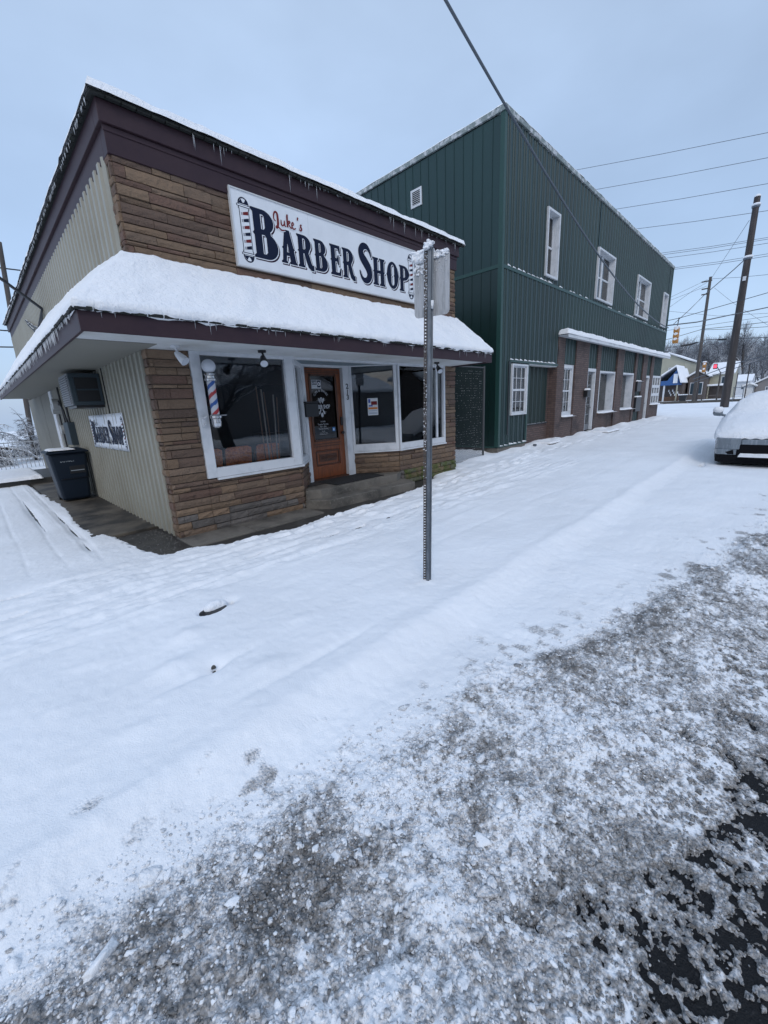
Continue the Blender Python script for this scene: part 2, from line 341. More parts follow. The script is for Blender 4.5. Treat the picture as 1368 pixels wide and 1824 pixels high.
# footprints trail to the green building
rng = np.random.default_rng(4)
for k in range(60):
    t = k/59; fx = 7.6+t*23; fy = 5.35+.1*rng.normal()+.13*(-1)**k-.4*t*(1-t)
    H -= .045*np.exp(-(((X-fx)/.18)**2+((Y-fy)/.075)**2)**2)
    H += .012*np.exp(-(((X-fx)/.26)**2+((Y-fy)/.15)**2))
H += .016*np.maximum(0, fbm(X*2.6, Y*3.6, 77, 4))*sst(6.8, 7.6, X)*np.exp(-((Y-5.45)/.35)**2)
churn = sst(3.3, 3.8, Y)*sst(5.4, 5.0, Y)*sst(-1, .5, X)*sst(13, 9, X)
H += churn*(.030*fbm(X*1.3, Y*8, 120, 4)+.016*fbm(X*6, Y*9, 121, 3))
for k in range(26):
    fx = 2.2+k*.36; fy = 4.58+.10*(-1)**k+.02*k+.05*rng.normal()
    q = ((X-fx)/.14)**2+((Y-fy)/.055)**2
    H += -.048*np.exp(-q**2)+.014*np.exp(-((q-1.6)/.6)**2)
# bare streaks where tracks wore through
BARE = [(3.05, 4.10, .16, .022), (3.5, 4.07, .13, .035), (1.99, 4.22, .12, .012), (1.3, 4.35, .05, .010), (4.8, 4.15, .1, .02), (-.05, 5.06, .13, .022), (1.27, 3.25, .035, .02), (.79, 2.44, .012, .009), (6.2, 4.9, .12, .03), (6.6, 5.05, .1, .03), (5.6, 4.6, .1, .014), (.50, 9.6, .012, 1.5), (.785, 7.4, .010, .45), (.79, 8.6, .011, .5), (.77, 6.3, .010, .22), (2.5, 3.72, .12, .012), (4.1, 3.85, .15, .014), (-.1, 4.5, .12, .010), (7.2, 5.15, .2, .02), (11.72, 1.32, .22, .05)]
bare = np.zeros_like(X); halo = np.zeros_like(X)
for bx, by, ba, bb in BARE:
    q = ((X-bx)/ba)**2+((Y-by-.05*(X-bx))/bb)**2
    bare = np.maximum(bare, sst(1.5, .6, q+.9*fbm(X*20, Y*20, 8, 3)))
    halo = np.maximum(halo, np.exp(-(((X-bx)/(ba+.06))**2+((Y-by)/(bb+.05))**2)))
# the covered drain: a snow lump over a crescent gap
H = H*(1-halo)+.006*halo
H += .03*np.exp(-((X-.82)/.10)**2-((Y-2.95)/.08)**2)+.035*np.exp(-((X-.60)/.13)**2-((Y-2.62)/.09)**2)+.03*np.exp(-((X-1.0)/.14)**2-((Y-2.15)/.09)**2)-.022*np.exp(-((X-.75)/.25)**2-((Y-2.42)/.03)**2)-.016*np.exp(-((X-1.3)/.5)**2-((Y-2.0)/.03)**2)
for mx_, my_, mr_ in ((.25, 3.1, .1), (.05, 2.7, .12), (.45, 3.5, .09), (1.7, 3.0, .12), (.3, 2.2, .1), (1.5, 2.5, .1)): H += .014*np.exp(-((X-mx_)/mr_)**2-((Y-my_)/(mr_*.6))**2)
H -= sst(.9, .5, np.hypot((X-1.10)/.15, (Y-3.20)/.10))*.035
H += .02*np.exp(-((X-2.69)/.09)**2-((Y-2.2)/.09)**2)
# kerb: pavement drops to the road under the snow
kerb_y = 1.66+.02*fbm(X*.7, X*0, 31, 2)
kf = sst(.16, -.22, Y-kerb_y)
H += .014*np.exp(-((Y-kerb_y-.12)/.09)**2) - .075*kf
# ploughed slush
yb = np.interp(X, [-2, .2, .74, 1.3, 2.0, 3.3, 6.7, 12, 40], [1.62, 1.42, 1.31, 1.2, 1.08, .62, .10, -.5, -1.5])
edge = Y-yb+.20*fbm(X*2.2, Y*2.2, 41, 4)+.06*fbm(X*11, Y*11, 43, 3)
sl = sst(.10, -.10, edge)*sst(-6.5, -4.5, Y+.6*fbm(X*.6, Y*.6, 69, 3))
trans = sst(.55, -.05, edge)
sub = (Y < 2.2) & (X < 16) & (X > -6) & (Y > -4)
xs, ys = X[sub], Y[sub]
wx = xs+.03*fbm(xs*9, ys*9, 50, 2); wy = ys+.03*fbm(xs*9+5, ys*9, 51, 2)
lum = np.zeros_like(X)
wx = wx+.006*fbm(xs*55, ys*55, 52, 2); wy = wy+.006*fbm(xs*55+3, ys*55, 53, 2)
big = bumps(wx, wy, .15, .02, .066, .34, 60, .62, .42); mid = bumps(wx, wy, .055, .010, .032, .8, 70, .8, .55); sm = bumps(wx, wy, .025, .005, .015, .9, 80, .9, .6); sm2 = bumps(wx, wy, .031, .005, .018, .85, 90, .9, .6)
lum[sub] = .8*np.maximum(big, .6*big+.75*mid)+1.0*np.maximum(sm, sm2)
rough_ = .026*fbm(X*5, Y*5, 55, 4)+.012*fbm(X*26, Y*26, 57, 3)*near
ya = np.interp(X, [-2, .6, .85, 1.05, 1.2, 1.5, 1.9, 2.6, 4, 8, 20], [-.8, -.3, .02, .22, .24, .10, -.06, -.12, -.45, -1.2, -2])
asp = Y-ya+.13+.22*fbm(X*3.2+3, Y*3.2, 61, 4)+.42*fbm(X*9, Y*13, 62, 4)+.75*fbm(X*30, Y*34, 63, 4, .7)
farside = sst(-2.6, -4.2, Y+.5*fbm(X*.5, Y*.5, 68, 3))
thin = np.maximum(sst(-.45, .75, asp), farside)                       # 0: bare wet asphalt, 1: full slush
t2 = np.maximum(sst(-.12, .85, Y-ya+.10*fbm(X*3.2+3, Y*3.2, 61, 3)), farside)
Hs = -.092+.055*t2+rough_*(.10+.80*t2)+lum*(.32+.68*t2)+.05*sst(0, -.25, edge)*t2*sst(-.2, .3, fbm(X*1.1, Y*1.1, 66, 3)+.2)
Hs = Hs-np.clip(.34-thin, 0, .34)*.12
H = H*(1-sl)+Hs*sl + (lum*.28+rough_*.3)*trans*(1-sl)*sst(.02, .06, .05+lum)
# snow melted off at the shop front
loc = (X < 9) & (X > .3) & (Y > 4.2) & (Y < 17)
sdv = np.full_like(X, 1.0); xs, ys = X[loc], Y[loc]
sdv[loc] = sdpoly(xs, ys, EXP)+.07*fbm(xs*9, ys*9, 91, 5)+.03*fbm(xs*1.5, ys*1.5, 92, 2)
H = np.where(loc, H*sst(-.012, .05, sdv)-.09*sst(.008, -.02, sdv), H)
H = H-bare*.06
H += .03*sst(0, .5, Y-5.7)*sst(8, 9, X)*sst(60, 30, X)+.05*sst(.7, .1, np.abs(Y-6.05))*sst(13, 14, X)*sst(34, 31, X)*(.6+.8*fbm(X*1.5, Y*2, 95, 3))
H += grade(X)
dirt = sl*np.clip(.28+.66*fbm(X*2.0, Y*2.0, 101, 3)-.12*sst(.55, .2, X)*sst(1.25, 1.5, Y)+.45*fbm(X*13, Y*13, 103, 3)+.45*fbm(X*48, Y*48, 105, 2)-6*np.maximum(0, lum-.026), 0, 1)
dirt = np.maximum(dirt, sl*sst(.92, .42, thin)*(.70+.25*fbm(X*20, Y*20, 109, 3)))
dirt = np.maximum(dirt, trans*(1-sl)*np.clip(1.6*fbm(X*8, Y*8, 107, 4)-.35, 0, .6))
wet = sl*sst(.9, .4, thin)
def ground_mat():
    m = bpy.data.materials.new('snow_and_slush'); m.use_nodes = True; t = m.node_tree; p = t.nodes['Principled BSDF']; L = t.links
    def nd(k, **a):
        n = t.nodes.new(k)
        for x, y in a.items(): setattr(n, x, y)
        return n
    tcn = nd('ShaderNodeTexCoord'); a = nd('ShaderNodeAttribute'); a.attribute_name = 'dirt'; aw = nd('ShaderNodeAttribute'); aw.attribute_name = 'wet'
    n = nd('ShaderNodeTexNoise'); n.inputs['Scale'].default_value = 60; n.inputs['Detail'].default_value = 6; n.inputs['Roughness'].default_value = .7; L.new(tcn.outputs['Object'], n.inputs['Vector'])
    mr = nd('ShaderNodeMapRange'); mr.inputs[1].default_value = .3; mr.inputs[2].default_value = .7; mr.inputs[3].default_value = -.28; mr.inputs[4].default_value = .28; L.new(n.outputs[0], mr.inputs[0])
    # noise only counts where there is dirt
    mm = nd('ShaderNodeMath', operation='MULTIPLY_ADD'); gt = nd('ShaderNodeMapRange'); gt.inputs[1].default_value = .0; gt.inputs[2].default_value = .25; L.new(a.outputs['Fac'], gt.inputs[0])
    L.new(mr.outputs[0], mm.inputs[0]); L.new(gt.outputs[0], mm.inputs[1]); L.new(a.outputs['Fac'], mm.inputs[2])
    r = nd('ShaderNodeValToRGB'); e = r.color_ramp.elements; e[0].color = (*SNOW, 1); e[0].position = .05; e[1].color = (.17, .165, .16, 1); e[1].position = 1.0
    k = r.color_ramp.elements.new(.35); k.color = (.60, .60, .61, 1); k = r.color_ramp.elements.new(.62); k.color = (.34, .333, .33, 1)
    L.new(mm.outputs[0], r.inputs[0])
    # faint drift tone in the clean snow, scattered grit
    n2 = nd('ShaderNodeTexNoise'); n2.inputs['Scale'].default_value = 1.1; n2.inputs['Detail'].default_value = 4; L.new(tcn.outputs['Object'], n2.inputs['Vector'])
    mx = nd('ShaderNodeMix', data_type='RGBA', blend_type='MULTIPLY'); mx.inputs[0].default_value = 1; r2_ = nd('ShaderNodeMapRange'); r2_.inputs[1].default_value = .35; r2_.inputs[2].default_value = .7; r2_.inputs[3].default_value = 1; r2_.inputs[4].default_value = .93
    L.new(n2.outputs[0], r2_.inputs[0]); L.new(r.outputs[0], mx.inputs[6]); L.new(r2_.outputs[0], mx.inputs[7])
    v = nd('ShaderNodeTexVoronoi'); v.inputs['Scale'].default_value = 22; L.new(tcn.outputs['Object'], v.inputs['Vector'])
    n3 = nd('ShaderNodeTexNoise'); n3.inputs['Scale'].default_value = 2.2; L.new(tcn.outputs['Object'], n3.inputs['Vector'])
    g1 = nd('ShaderNodeMapRange'); g1.inputs[1].default_value = .085; g1.inputs[2].default_value = .05; L.new(v.outputs['Distance'], g1.inputs[0])
    g2 = nd('ShaderNodeMapRange'); g2.inputs[1].default_value = .58; g2.inputs[2].default_value = .68; g2.inputs[4].default_value = .6; L.new(n3.outputs[0], g2.inputs[0])
    g3 = nd('ShaderNodeMath', operation='MULTIPLY'); L.new(g1.outputs[0], g3.inputs[0]); L.new(g2.outputs[0], g3.inputs[1])
    mx2 = nd('ShaderNodeMix', data_type='RGBA'); L.new(g3.outputs[0], mx2.inputs[0]); L.new(mx.outputs[2], mx2.inputs[6]); mx2.inputs[7].default_value = (.3, .29, .27, 1)
    L.new(mx2.outputs[2], p.inputs['Base Color'])
    rr = nd('ShaderNodeMapRange'); rr.inputs[3].default_value = .8; rr.inputs[4].default_value = .38; L.new(aw.outputs['Fac'], rr.inputs[0]); L.new(rr.outputs[0], p.inputs['Roughness'])
    p.inputs['Specular IOR Level'].default_value = .3
    # bump: soft crystals everywhere, coarse grain in slush
    nb = nd('ShaderNodeTexNoise'); nb.inputs['Scale'].default_value = 130; nb.inputs['Detail'].default_value = 6; L.new(tcn.outputs['Object'], nb.inputs['Vector'])
    b1_ = nd('ShaderNodeBump'); b1_.inputs['Distance'].default_value = .0035; L.new(nb.outputs[0], b1_.inputs['Height'])
    nc = nd('ShaderNodeTexVoronoi'); nc.inputs['Scale'].default_value = 75; L.new(tcn.outputs['Object'], nc.inputs['Vector'])
    b2_ = nd('ShaderNodeBump'); b2_.invert = True; b2_.inputs['Distance'].default_value = .012; L.new(nc.outputs['Distance'], b2_.inputs['Height']); L.new(gt.outputs[0], b2_.inputs['Strength']); L.new(b1_.outputs[0], b2_.inputs['Normal'])
    L.new(b2_.outputs[0], p.inputs['Normal'])
    return m
V = np.stack([X, Y, H], -1).reshape(-1, 3)
tag(np_mesh('ground', V, grid_faces(len(gx), len(gy)), ground_mat(), attrs={'dirt': dirt, 'wet': wet}), kind='structure')
def ground_z(x, y):
    i = min(max(int(np.searchsorted(gx, x)), 0), len(gx)-1); j = min(max(int(np.searchsorted(gy, y)), 0), len(gy)-1); return float(H[i, j])
tag(MB().add([(-60, -90, -.098), (50, -90, -.098), (50, 1.55, -.098), (-60, 1.55, -.098)], [(0, 1, 2, 3)]).build('road', m_asphalt), kind='structure')
tag(MB().prism([(-6, 1.9), (12, 1.9), (12, 5.72), (1.75, 5.72), (1.75, 18), (-6, 18)], -.2, -.012).build('pavement', m_wet), kind='structure')
wk = MB()
for x0, x1 in ((1.70, 2.55), (2.556, 3.75)): wk.box(x0, 5.16, -.1, x1, 5.80, .012)
tag(wk.build('path', m_concrete, bevel=.006), kind='structure')
sw = MB()
for y0, y1 in ((6.62, 8.4), (8.406, 10.2), (10.206, 12.1), (12.106, 16)): sw.box(.90, y0, -.1, 1.76, y1, .030)
tag(sw.build('walkway', mat('damp_concrete', (.12, .102, .08), .6, var=(1.5, (.032, .028, .024), .40, .58), bump=[(45, .004)], var2=(25, (.13, .12, .10), .6, .85)), bevel=.008), kind='structure')
tag(MB().box(.9, 5.0, -.2, 1.78, 6.62, -.02).build('gravel_bed', m_gravel), kind='structure')
# cross street at the far end
tag(MB().add([(62, -90, .345), (70, -90, .388), (70, 90, .388), (62, 90, .345)], [(0, 1, 2, 3)]).build('cross_street', mat('slushy_asphalt', (.10, .10, .10), .6, var=(.3, (.35, .36, .37), .5, .7))), kind='structure')

# loose clods
random.seed(7)
def rock(n_sub=1, seed=0, el=(1, 1, .7)):
    import bmesh
    b = bmesh.new(); bmesh.ops.create_icosphere(b, subdivisions=n_sub, radius=1); rr = random.Random(seed)
    off = [(Vector((rr.uniform(-1, 1), rr.uniform(-1, 1), rr.uniform(-1, 1))).normalized(), rr.uniform(.1, .45)) for _ in range(7)]
    for v in b.verts:
        d = v.co.normalized(); k = 1
        for o, a in off: k -= a*max(0, d.dot(o)-.35)
        k += rr.uniform(-.07, .07)
        v.co = Vector((d.x*el[0], d.y*el[1], d.z*el[2]))*k
    vs = np.array([tuple(v.co) for v in b.verts]); fs = np.array([[v.index for v in f.verts] for f in b.faces]); b.free(); return vs, fs
rocks = [rock(2, s) for s in range(8)]
crumb = [rock(1, s+40) for s in range(8)]
def tinyrock(seed):
    import bmesh
    b = bmesh.new(); bmesh.ops.create_icosphere(b, subdivisions=1, radius=1); rr = np.random.default_rng(seed); vs = np.array([tuple(v.co) for v in b.verts]); fs = np.array([[v.index for v in f.verts] for f in b.faces]); b.free()
    if len(vs) > 12: pass
    return vs*(1+rr.uniform(-.28, .28, (len(vs), 1)))*np.array([1, 1, .8]), fs
tiny = [tinyrock(s+90) for s in range(8)]
def chunk(seed, lv=3):
    import bmesh
    rr = np.random.default_rng(seed); b = bmesh.new(); P = rr.normal(size=(13, 3)); P /= np.linalg.norm(P, axis=1)[:, None]; P *= rr.uniform(.75, 1.1, (13, 1))
    for p in P: b.verts.new(p)
    r = bmesh.ops.convex_hull(b, input=b.verts[:]); bmesh.ops.delete(b, geom=[v for v in b.verts if not v.link_faces], context='VERTS')
    bmesh.ops.subdivide_edges(b, edges=b.edges[:], cuts=lv, use_grid_fill=True); bmesh.ops.triangulate(b, faces=b.faces[:]); b.verts.index_update()
    vs = np.array([tuple(v.co) for v in b.verts]); fs = np.array([[v.index for v in f.verts] for f in b.faces]); b.free()
    n = sum(a*fbm(vs[:, 0]*f+seed, vs[:, 1]*f+vs[:, 2]*f*1.3, seed, 3) for f, a in ((1.6, .16), (5, .07)))
    vs = vs*(1+n[:, None])*np.array([1.2, .85, .62]); return vs, fs
clod = [chunk(s+70) for s in range(8)]
midc = [chunk(s+170, 1) for s in range(8)]
def scatter(name, spots, m, label=None, kind='stuff', z=None, rocks=rocks, smooth=True):
    VV = []; FF = []; DD = []; o = 0
    for (x, y, r, d) in spots:
        vs, fs = (rocks if rocks is not crumb else tiny if r < .0075 else crumb if r < .010 else midc)[random.randrange(8)]; a = random.uniform(0, 6.28); c, s = math.cos(a), math.sin(a)
        e = random.uniform(.65, 1.25)
        P = np.stack([(vs[:, 0]*c*e-vs[:, 1]*s)*r, (vs[:, 0]*s*e+vs[:, 1]*c)*r, vs[:, 2]*r*random.uniform(.6, 1)], 1)+np.array([x, y, (ground_z(x, y) if z is None else z)+r*.15])
        VV.append(P); FF.append(fs+o); DD.append(np.full(len(vs), d)); o += len(vs)
    ob = np_mesh(name, np.concatenate(VV), np.concatenate(FF), m, attrs={'dirt': np.concatenate(DD), 'wet': np.zeros(o)}, smooth=smooth)
    return tag(ob, label, None, None, kind)
gm = bpy.data.materials['snow_and_slush']
dn = thing_late = None
def dome(cx, cy, cz, rx, ry, h, seed, n=28, m=14):
    P = []
    for i in range(m+1):
        t = i/m; row = []
        for k in range(n+1):
            a = 2*math.pi*(k % n)/n; wv = 1+.10*math.sin(2*a+seed)+.07*math.sin(3*a+seed*2)
            r = math.sin(t*math.pi/2*1.12); row.append((cx+rx*wv*r*math.cos(a), cy+ry*wv*r*math.sin(a), cz+h*math.cos(t*math.pi/2*1.12)))
        P.append(row)
    return P
sp = []
def dirt_at(x, y):
    i = min(max(int(np.searchsorted(gx, x)), 0), len(gx)-1); j = min(max(int(np.searchsorted(gy, y)), 0), len(gy)-1); return float(dirt[i, j])
while len(sp) < 36000:
    x = random.uniform(-.5, 7.0); y = random.uniform(-.45, 1.7); dd_ = math.hypot(x, y)
    if random.random() > min(1, (1.35/dd_)**2.1): continue
    e = y-np.interp(x, [-2, .2, .74, 1.3, 2.0, 3.3, 6.7, 12], [1.62, 1.42, 1.31, 1.2, 1.08, .62, .10, -.5])
    if e > .16 or (e > -.1 and random.random() < .55+e): continue
    q = random.random(); r = .0028+.0065*random.random()**2 if q < .93 else (.009+.010*random.random()**1.5 if q < .994 else random.uniform(.018, .028))
    th = min(1, max(0, (y-np.interp(x, [-2, .6, .85, 1.05, 1.2, 1.5, 1.9, 2.6, 4, 8, 20], [-.8, -.3, .02, .22, .24, .10, -.06, -.12, -.45, -1.2, -2])+.35)/.7))
    if random.random() > .55+.45*th: continue
    if th < .6 and random.random() < .7: r = min(r, .006)
    d = dirt_at(x, y); dv = d*.75+random.gauss(.06, .17)
    if random.random() < (.10 if e < -.15 else .4) or (r > .012 and random.random() < .14): dv = random.uniform(0, .2)
    if th < .75: dv = max(dv, .42+random.uniform(0, .3))
    sp.append((x, y, r*(.8+.35*dd_**.6*.5), min(1, max(0, dv))))
tag(scatter('slush_clods', sp, gm, rocks=crumb, smooth=False), 'loose crumbs of dirty snow and ice strewn over the slush')
tag(scatter('gravel_stones', [(random.uniform(1.15, 1.72), random.uniform(5.15, 6.6), random.uniform(.006, .02), 0) for _ in range(900)], m_gravel, z=-.02), 'dark gravel beside the stone corner of the shop')
for (x, y, r, d, lab) in ((3.06, .78, .055, .12, 'upright clod of ice standing at the far edge of the slush'), (-.06, 1.28, .052, .05, 'bright clod of snow in the bottom left corner of the slush'),
        (.30, 1.13, .032, .02, 'white rounded snow lump left of the middle of the slush'), (.62, .98, .030, .02, 'white pointed snow lump in the grey slush'),
        (1.05, .62, .042, .0, 'pair-sized white snow clod on the slush by the wet asphalt'), (.92, .52, .055, .35, 'flat grey ice slab lying on the slush by the wet asphalt'), (.12, 1.44, .05, .1, 'long tilted snow slab at the edge of the plough bank')):
    o = scatter('snow_clod', [(x, y, r, d)], gm, None, None, rocks=clod, smooth=False); o.location = (0, 0, -r*.12); tag(o, lab, 'snow clod')
dn = thing('drain_gap', (1.11, 3.2, 0), 'round black disc in the pavement put in for the dark gap under a cap of snow', 'drain gap')
MB().tube([(1.10, 3.18, -.02), (1.10, 3.18, .036)], .125, 32).build('rim', m_black, dn)  # black disc put in for the dark of the hollow under the snow
MB().grid(dome(1.150, 3.255, .030, .090, .066, .062, 1.3)).build('snow_cap', m_snow, dn, smooth=True)
tag(MB().grid(dome(.79, 2.44, .018, .014, .012, .02, 2)).build('stone', m_wet, smooth=True), 'tiny dark pebble poking through the clean snow left of the sign post', 'pebble')

# ================================================================== BARBER SHOP
shop = thing('barber_shop', (1.72, 5.7, 0), 'low tan stone barber shop with maroon eaves and a snow covered awning roof', 'building')
random.seed(11)
courses = [0.0]
while courses[-1] < 4.75: courses.append(courses[-1]+random.choice((.05, .065, .08, .095, .11, .13)))
joints = {}
def course_joints(i):
    if i not in joints:
        rr = random.Random(100+i); o = [-3.0-rr.random()*.5]
        while o[-1] < 12: o.append(o[-1]+rr.uniform(.14, .62)*(1.15 if courses[i+1]-courses[i] > .07 else .85))
        joints[i] = (o, [(rr.random(), rr.random(), rr.random()) for _ in o])
    return joints[i]
STC = [(.215, .145, .095), (.185, .125, .085), (.24, .165, .11), (.165, .10, .075), (.20, .14, .10), (.15, .10, .075)]
def stones(mb, p, d, n, u0, u1, z0, z1, ubase=0, end_depth=0):
    """ledge stones on a vertical plane: origin p, direction d, outward normal n"""
    for i in range(len(courses)-1):
        a, b = max(z0, courses[i]), min(z1, courses[i+1])
        if b-a < .012: continue
        js, cs = course_joints(i)
        for k in range(len(js)-1):
            s, e = max(u0+ubase, js[k])-ubase, min(u1+ubase, js[k+1])-ubase
            if e-s < .02: continue
            r = cs[k]; dep = .014+.022*r[0]; g = .003
            c = STC[int(r[1]*5.99)]; q = .86+.28*r[2]
            if a < .30 and ubase < 2 and r[0] > .6: c = (.15, .135, .125)
            c = tuple(v*q for v in c)
            # rough-faced block: front face split in a few facets
            nseg = max(1, int((e-s)/.09)); rr = random.Random(int(i*977+k*31))
            rows = []
            for zz, dd in ((a+g, -.012), (a+g+.004, dep-.007), ((a+b)/2, dep+rr.uniform(-.002, .006)), (b-g-.004, dep-.005), (b-g, -.012)):
                row = []
                for j in range(nseg+1):
                    uu = s+g+(e-s-2*g)*j/nseg; q2 = dd+(rr.uniform(-.006, .006) if dd > 0 else 0)
                    row.append((p[0]+d[0]*uu+n[0]*q2, p[1]+d[1]*uu+n[1]*q2, zz))
                rows.append(row)
            ni, nj = len(rows), nseg+1; vs = [v for r_ in rows for v in r_]
            fs = [(i2*nj+j, i2*nj+j+1, (i2+1)*nj+j+1, (i2+1)*nj+j) for i2 in range(ni-1) for j in range(nj-1)]
            # end caps
            o = len(vs); ends = []
            for jj in (0, nj-1):
                fs.append(tuple(r_*nj+jj for r_ in (range(ni) if jj == 0 else range(ni-1, -1, -1))))
            mb.add(vs, fs, 0, c)
X0, X1, YF, YR = 1.72, 8.15, 5.7, 19.2
wb = MB()
# core walls (behind the stones)
wb.box(X0+.012, YF+.006, -.3, 2.20, YF+.22, 2.42, 1); wb.box(7.72, YF+.006, -.3, X1-.012, YF+.22, 2.42, 1)
wb.box(2.20, YF+.006, -.3, 3.74, YF+.22, .755, 1); wb.box(6.18, YF+.006, -.3, 7.72, YF+.22, .755, 1)
wb.box(X0+.012, YF+.006, 2.45, X1-.012, YF+.24, 4.70, 1)
pL0, pL1, pR0, pR1 = (3.75, 5.706), (4.30, 6.29), (5.44, 6.29), (6.17, 5.706)
wb.obox(pL0, pL1, .0, .18, -.3, .755, 1); wb.obox(pR0, pR1, .0, .18, -.3, .755, 1)
wb.box(X1-.2, YF+.23, -.3, X1-.012, YR, 4.70, 1)
F_ = (0, -1)
stones(wb, (X0, YF), (1, 0), F_, 0, .475, -.08, 2.43); stones(wb, (X0, YF), (1, 0), F_, .475, 2.03, -.08, .76)
stones(wb, (X0, YF), (1, 0), F_, 4.45, 5.995, -.08, .76); stones(wb, (X0, YF), (1, 0), F_, 5.995, 6.43, -.08, 2.43)
stones(wb, (X0, YF), (1, 0), F_, 0, 6.43, 3.2, 4.42)
# return of the left corner and of the right one
stones(wb, (X0, YF+.13), (0, -1), (-1, 0), 0, .145, -.08, 2.43, 7); stones(wb, (X0, YF+.13), (0, -1), (-1, 0), 0, .145, 3.2, 4.42, 7)
stones(wb, (X1, YF), (0, 1), (1, 0), 0, .4, -.08, 2.43, 9); stones(wb, (X1, YF), (0, 1), (1, 0), 0, .4, 3.2, 4.42, 9)
def seg(p, q):
    L = math.hypot(q[0]-p[0], q[1]-p[1]); return ((q[0]-p[0])/L, (q[1]-p[1])/L), L
dL, LL = seg(pL0, pL1); stones(wb, pL0, dL, (dL[1], -dL[0]), 0, LL, -.08, .76, 3.1)
dR, LR = seg(pR0, pR1); stones(wb, pR0, dR, (dR[1], -dR[0]), 0, LR, .28, .76, 5.3)
wb.build('stone_wall', [m_stone, m_mortar], shop)
mo = MB(); stones(mo, (X0, YF-.012), (1, 0), F_, 4.55, 6.42, -.08, .30); tag(mo.build('mossy_course', m_moss, shop), 'moss green stones at the foot of the right bay')
# inside room
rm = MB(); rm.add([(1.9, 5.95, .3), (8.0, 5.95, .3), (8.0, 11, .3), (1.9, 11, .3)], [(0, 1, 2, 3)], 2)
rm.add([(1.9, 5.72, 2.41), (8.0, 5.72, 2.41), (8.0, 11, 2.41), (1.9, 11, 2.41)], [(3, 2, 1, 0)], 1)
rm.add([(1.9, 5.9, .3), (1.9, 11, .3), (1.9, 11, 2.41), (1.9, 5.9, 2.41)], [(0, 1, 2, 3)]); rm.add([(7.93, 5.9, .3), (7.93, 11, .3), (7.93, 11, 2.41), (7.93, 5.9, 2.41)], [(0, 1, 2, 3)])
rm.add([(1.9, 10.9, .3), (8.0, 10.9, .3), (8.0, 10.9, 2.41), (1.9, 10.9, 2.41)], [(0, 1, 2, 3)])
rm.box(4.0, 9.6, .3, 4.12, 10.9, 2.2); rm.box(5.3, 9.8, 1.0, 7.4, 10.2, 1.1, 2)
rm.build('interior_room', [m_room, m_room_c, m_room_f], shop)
# side wall: ribbed metal siding
def ribbed(p, d, n, L, z0, z1, pitch, rib, depth, style='wide'):
    """profile extruded vertically along plan line"""
    u = 0; pr = []
    while u < L:
        if style == 'wide': pts = [(0, 0), (pitch-rib*1.5, 0), (pitch-rib*1.1, -depth), (pitch-rib*.4, -depth)]
        else: pts = [(0, 0), (pitch-rib, 0), (pitch-rib*.85, depth), (pitch-rib*.15, depth)]
        for a, b in pts:
            if u+a <= L: pr.append((u+a, b))
        u += pitch
    pr.append((L, 0)); vs = []
    for a, b in pr:
        x, y = p[0]+d[0]*a+n[0]*b, p[1]+d[1]*a+n[1]*b; vs += [(x, y, z0), (x, y, z1)]
    return vs, [(2*i, 2*i+2, 2*i+3, 2*i+1) for i in range(len(pr)-1)]
sm_ = MB(); v, f = ribbed((X0-.02, 12.8), (0, -1), (-1, 0), 12.8-5.83, .03, 2.43, .20, .045, .026, 'rib'); sm_.add(v, f)
v, f = ribbed((X0-.02, YR), (0, -1), (-1, 0), YR-5.83, 3.2, 4.44, .20, .10, .035, 'rib'); sm_.add(v, f)
sm_.box(X0-.028, 5.83, .02, X0-.012, 5.845, 4.42)
sm_.build('metal_siding', m_beige, shop)
sc_ = MB()
for y in np.arange(6.0, 12.7, .148):
    for z in (.12, 1.2): sc_.box(X0-.028, y, z, X0-.02, y+.012, z+.012)

pw = MB(); pw.box(X0-.02, 12.85, .03, X0+.1, 15.9, 2.43); pw.box(X0-.02, 15.94, .03, X0+.1, YR, 2.43); pw.build('panel_siding', m_beige_flat, shop)
MB().box(X0-.05, 13.6, .03, X0-.021, 14.0, 2.42).build('door_casing', m_white, shop)
MB().box(X0-.012, 8.02, 1.73, X0-.002, 8.06, 2.43).box(X0-.035, 7.99, 1.72, X0-.021, 8.02, 2.42).build('siding_joint', m_black, shop)
bk = MB(); bk.box(X0, 5.84, -.3, X0+.18, 12.8, 2.44); bk.box(X0, 5.84, 2.46, X0+.18, YR, 4.70); bk.box(X0, YR-.02, -.3, X1, YR+.1, 4.70); bk.build('rear_wall', m_mortar, shop)
# frieze, fascia, roof edge
fr_ = MB(); fr_.box(X0-.035, YF-.045, 4.40, X1+.035, YF+.1, 4.655); fr_.box(X0-.035, YF+.1, 4.40, X0+.1, YR, 4.655)
fr_.box(X0-.045, YF-.055, 4.60, X1+.045, YF-.04, 4.655); fr_.build('frieze_board', m_purple, shop, bevel=.004)
fa = MB(); fa.box(X0-.075, YF-.085, 4.66, X1+.075, YF+.1, 4.865); fa.box(X0-.075, YF+.1, 4.66, X0+.1, YR+.05, 4.865); fa.build('fascia_board', m_purple, shop, bevel=.006)
rng = np.random.default_rng(2)
rs = MB(); rs.box(X0-.13, YF-.14, 4.872, X1+.16, YR+.1, 4.90)
for i in range(46):
    x = X0-.13+i*.147; rs.box(x, YF-.14-.018*rng.random(), 4.858, x+.13, YF-.1, 4.872+.012*rng.random())
for i in range(90):
    y = YF-.1+i*.147; rs.box(X0-.13-.018*rng.random(), y, 4.858, X0-.1, y+.13, 4.872+.012*rng.random())
rs.build('roof', m_shingle, shop)
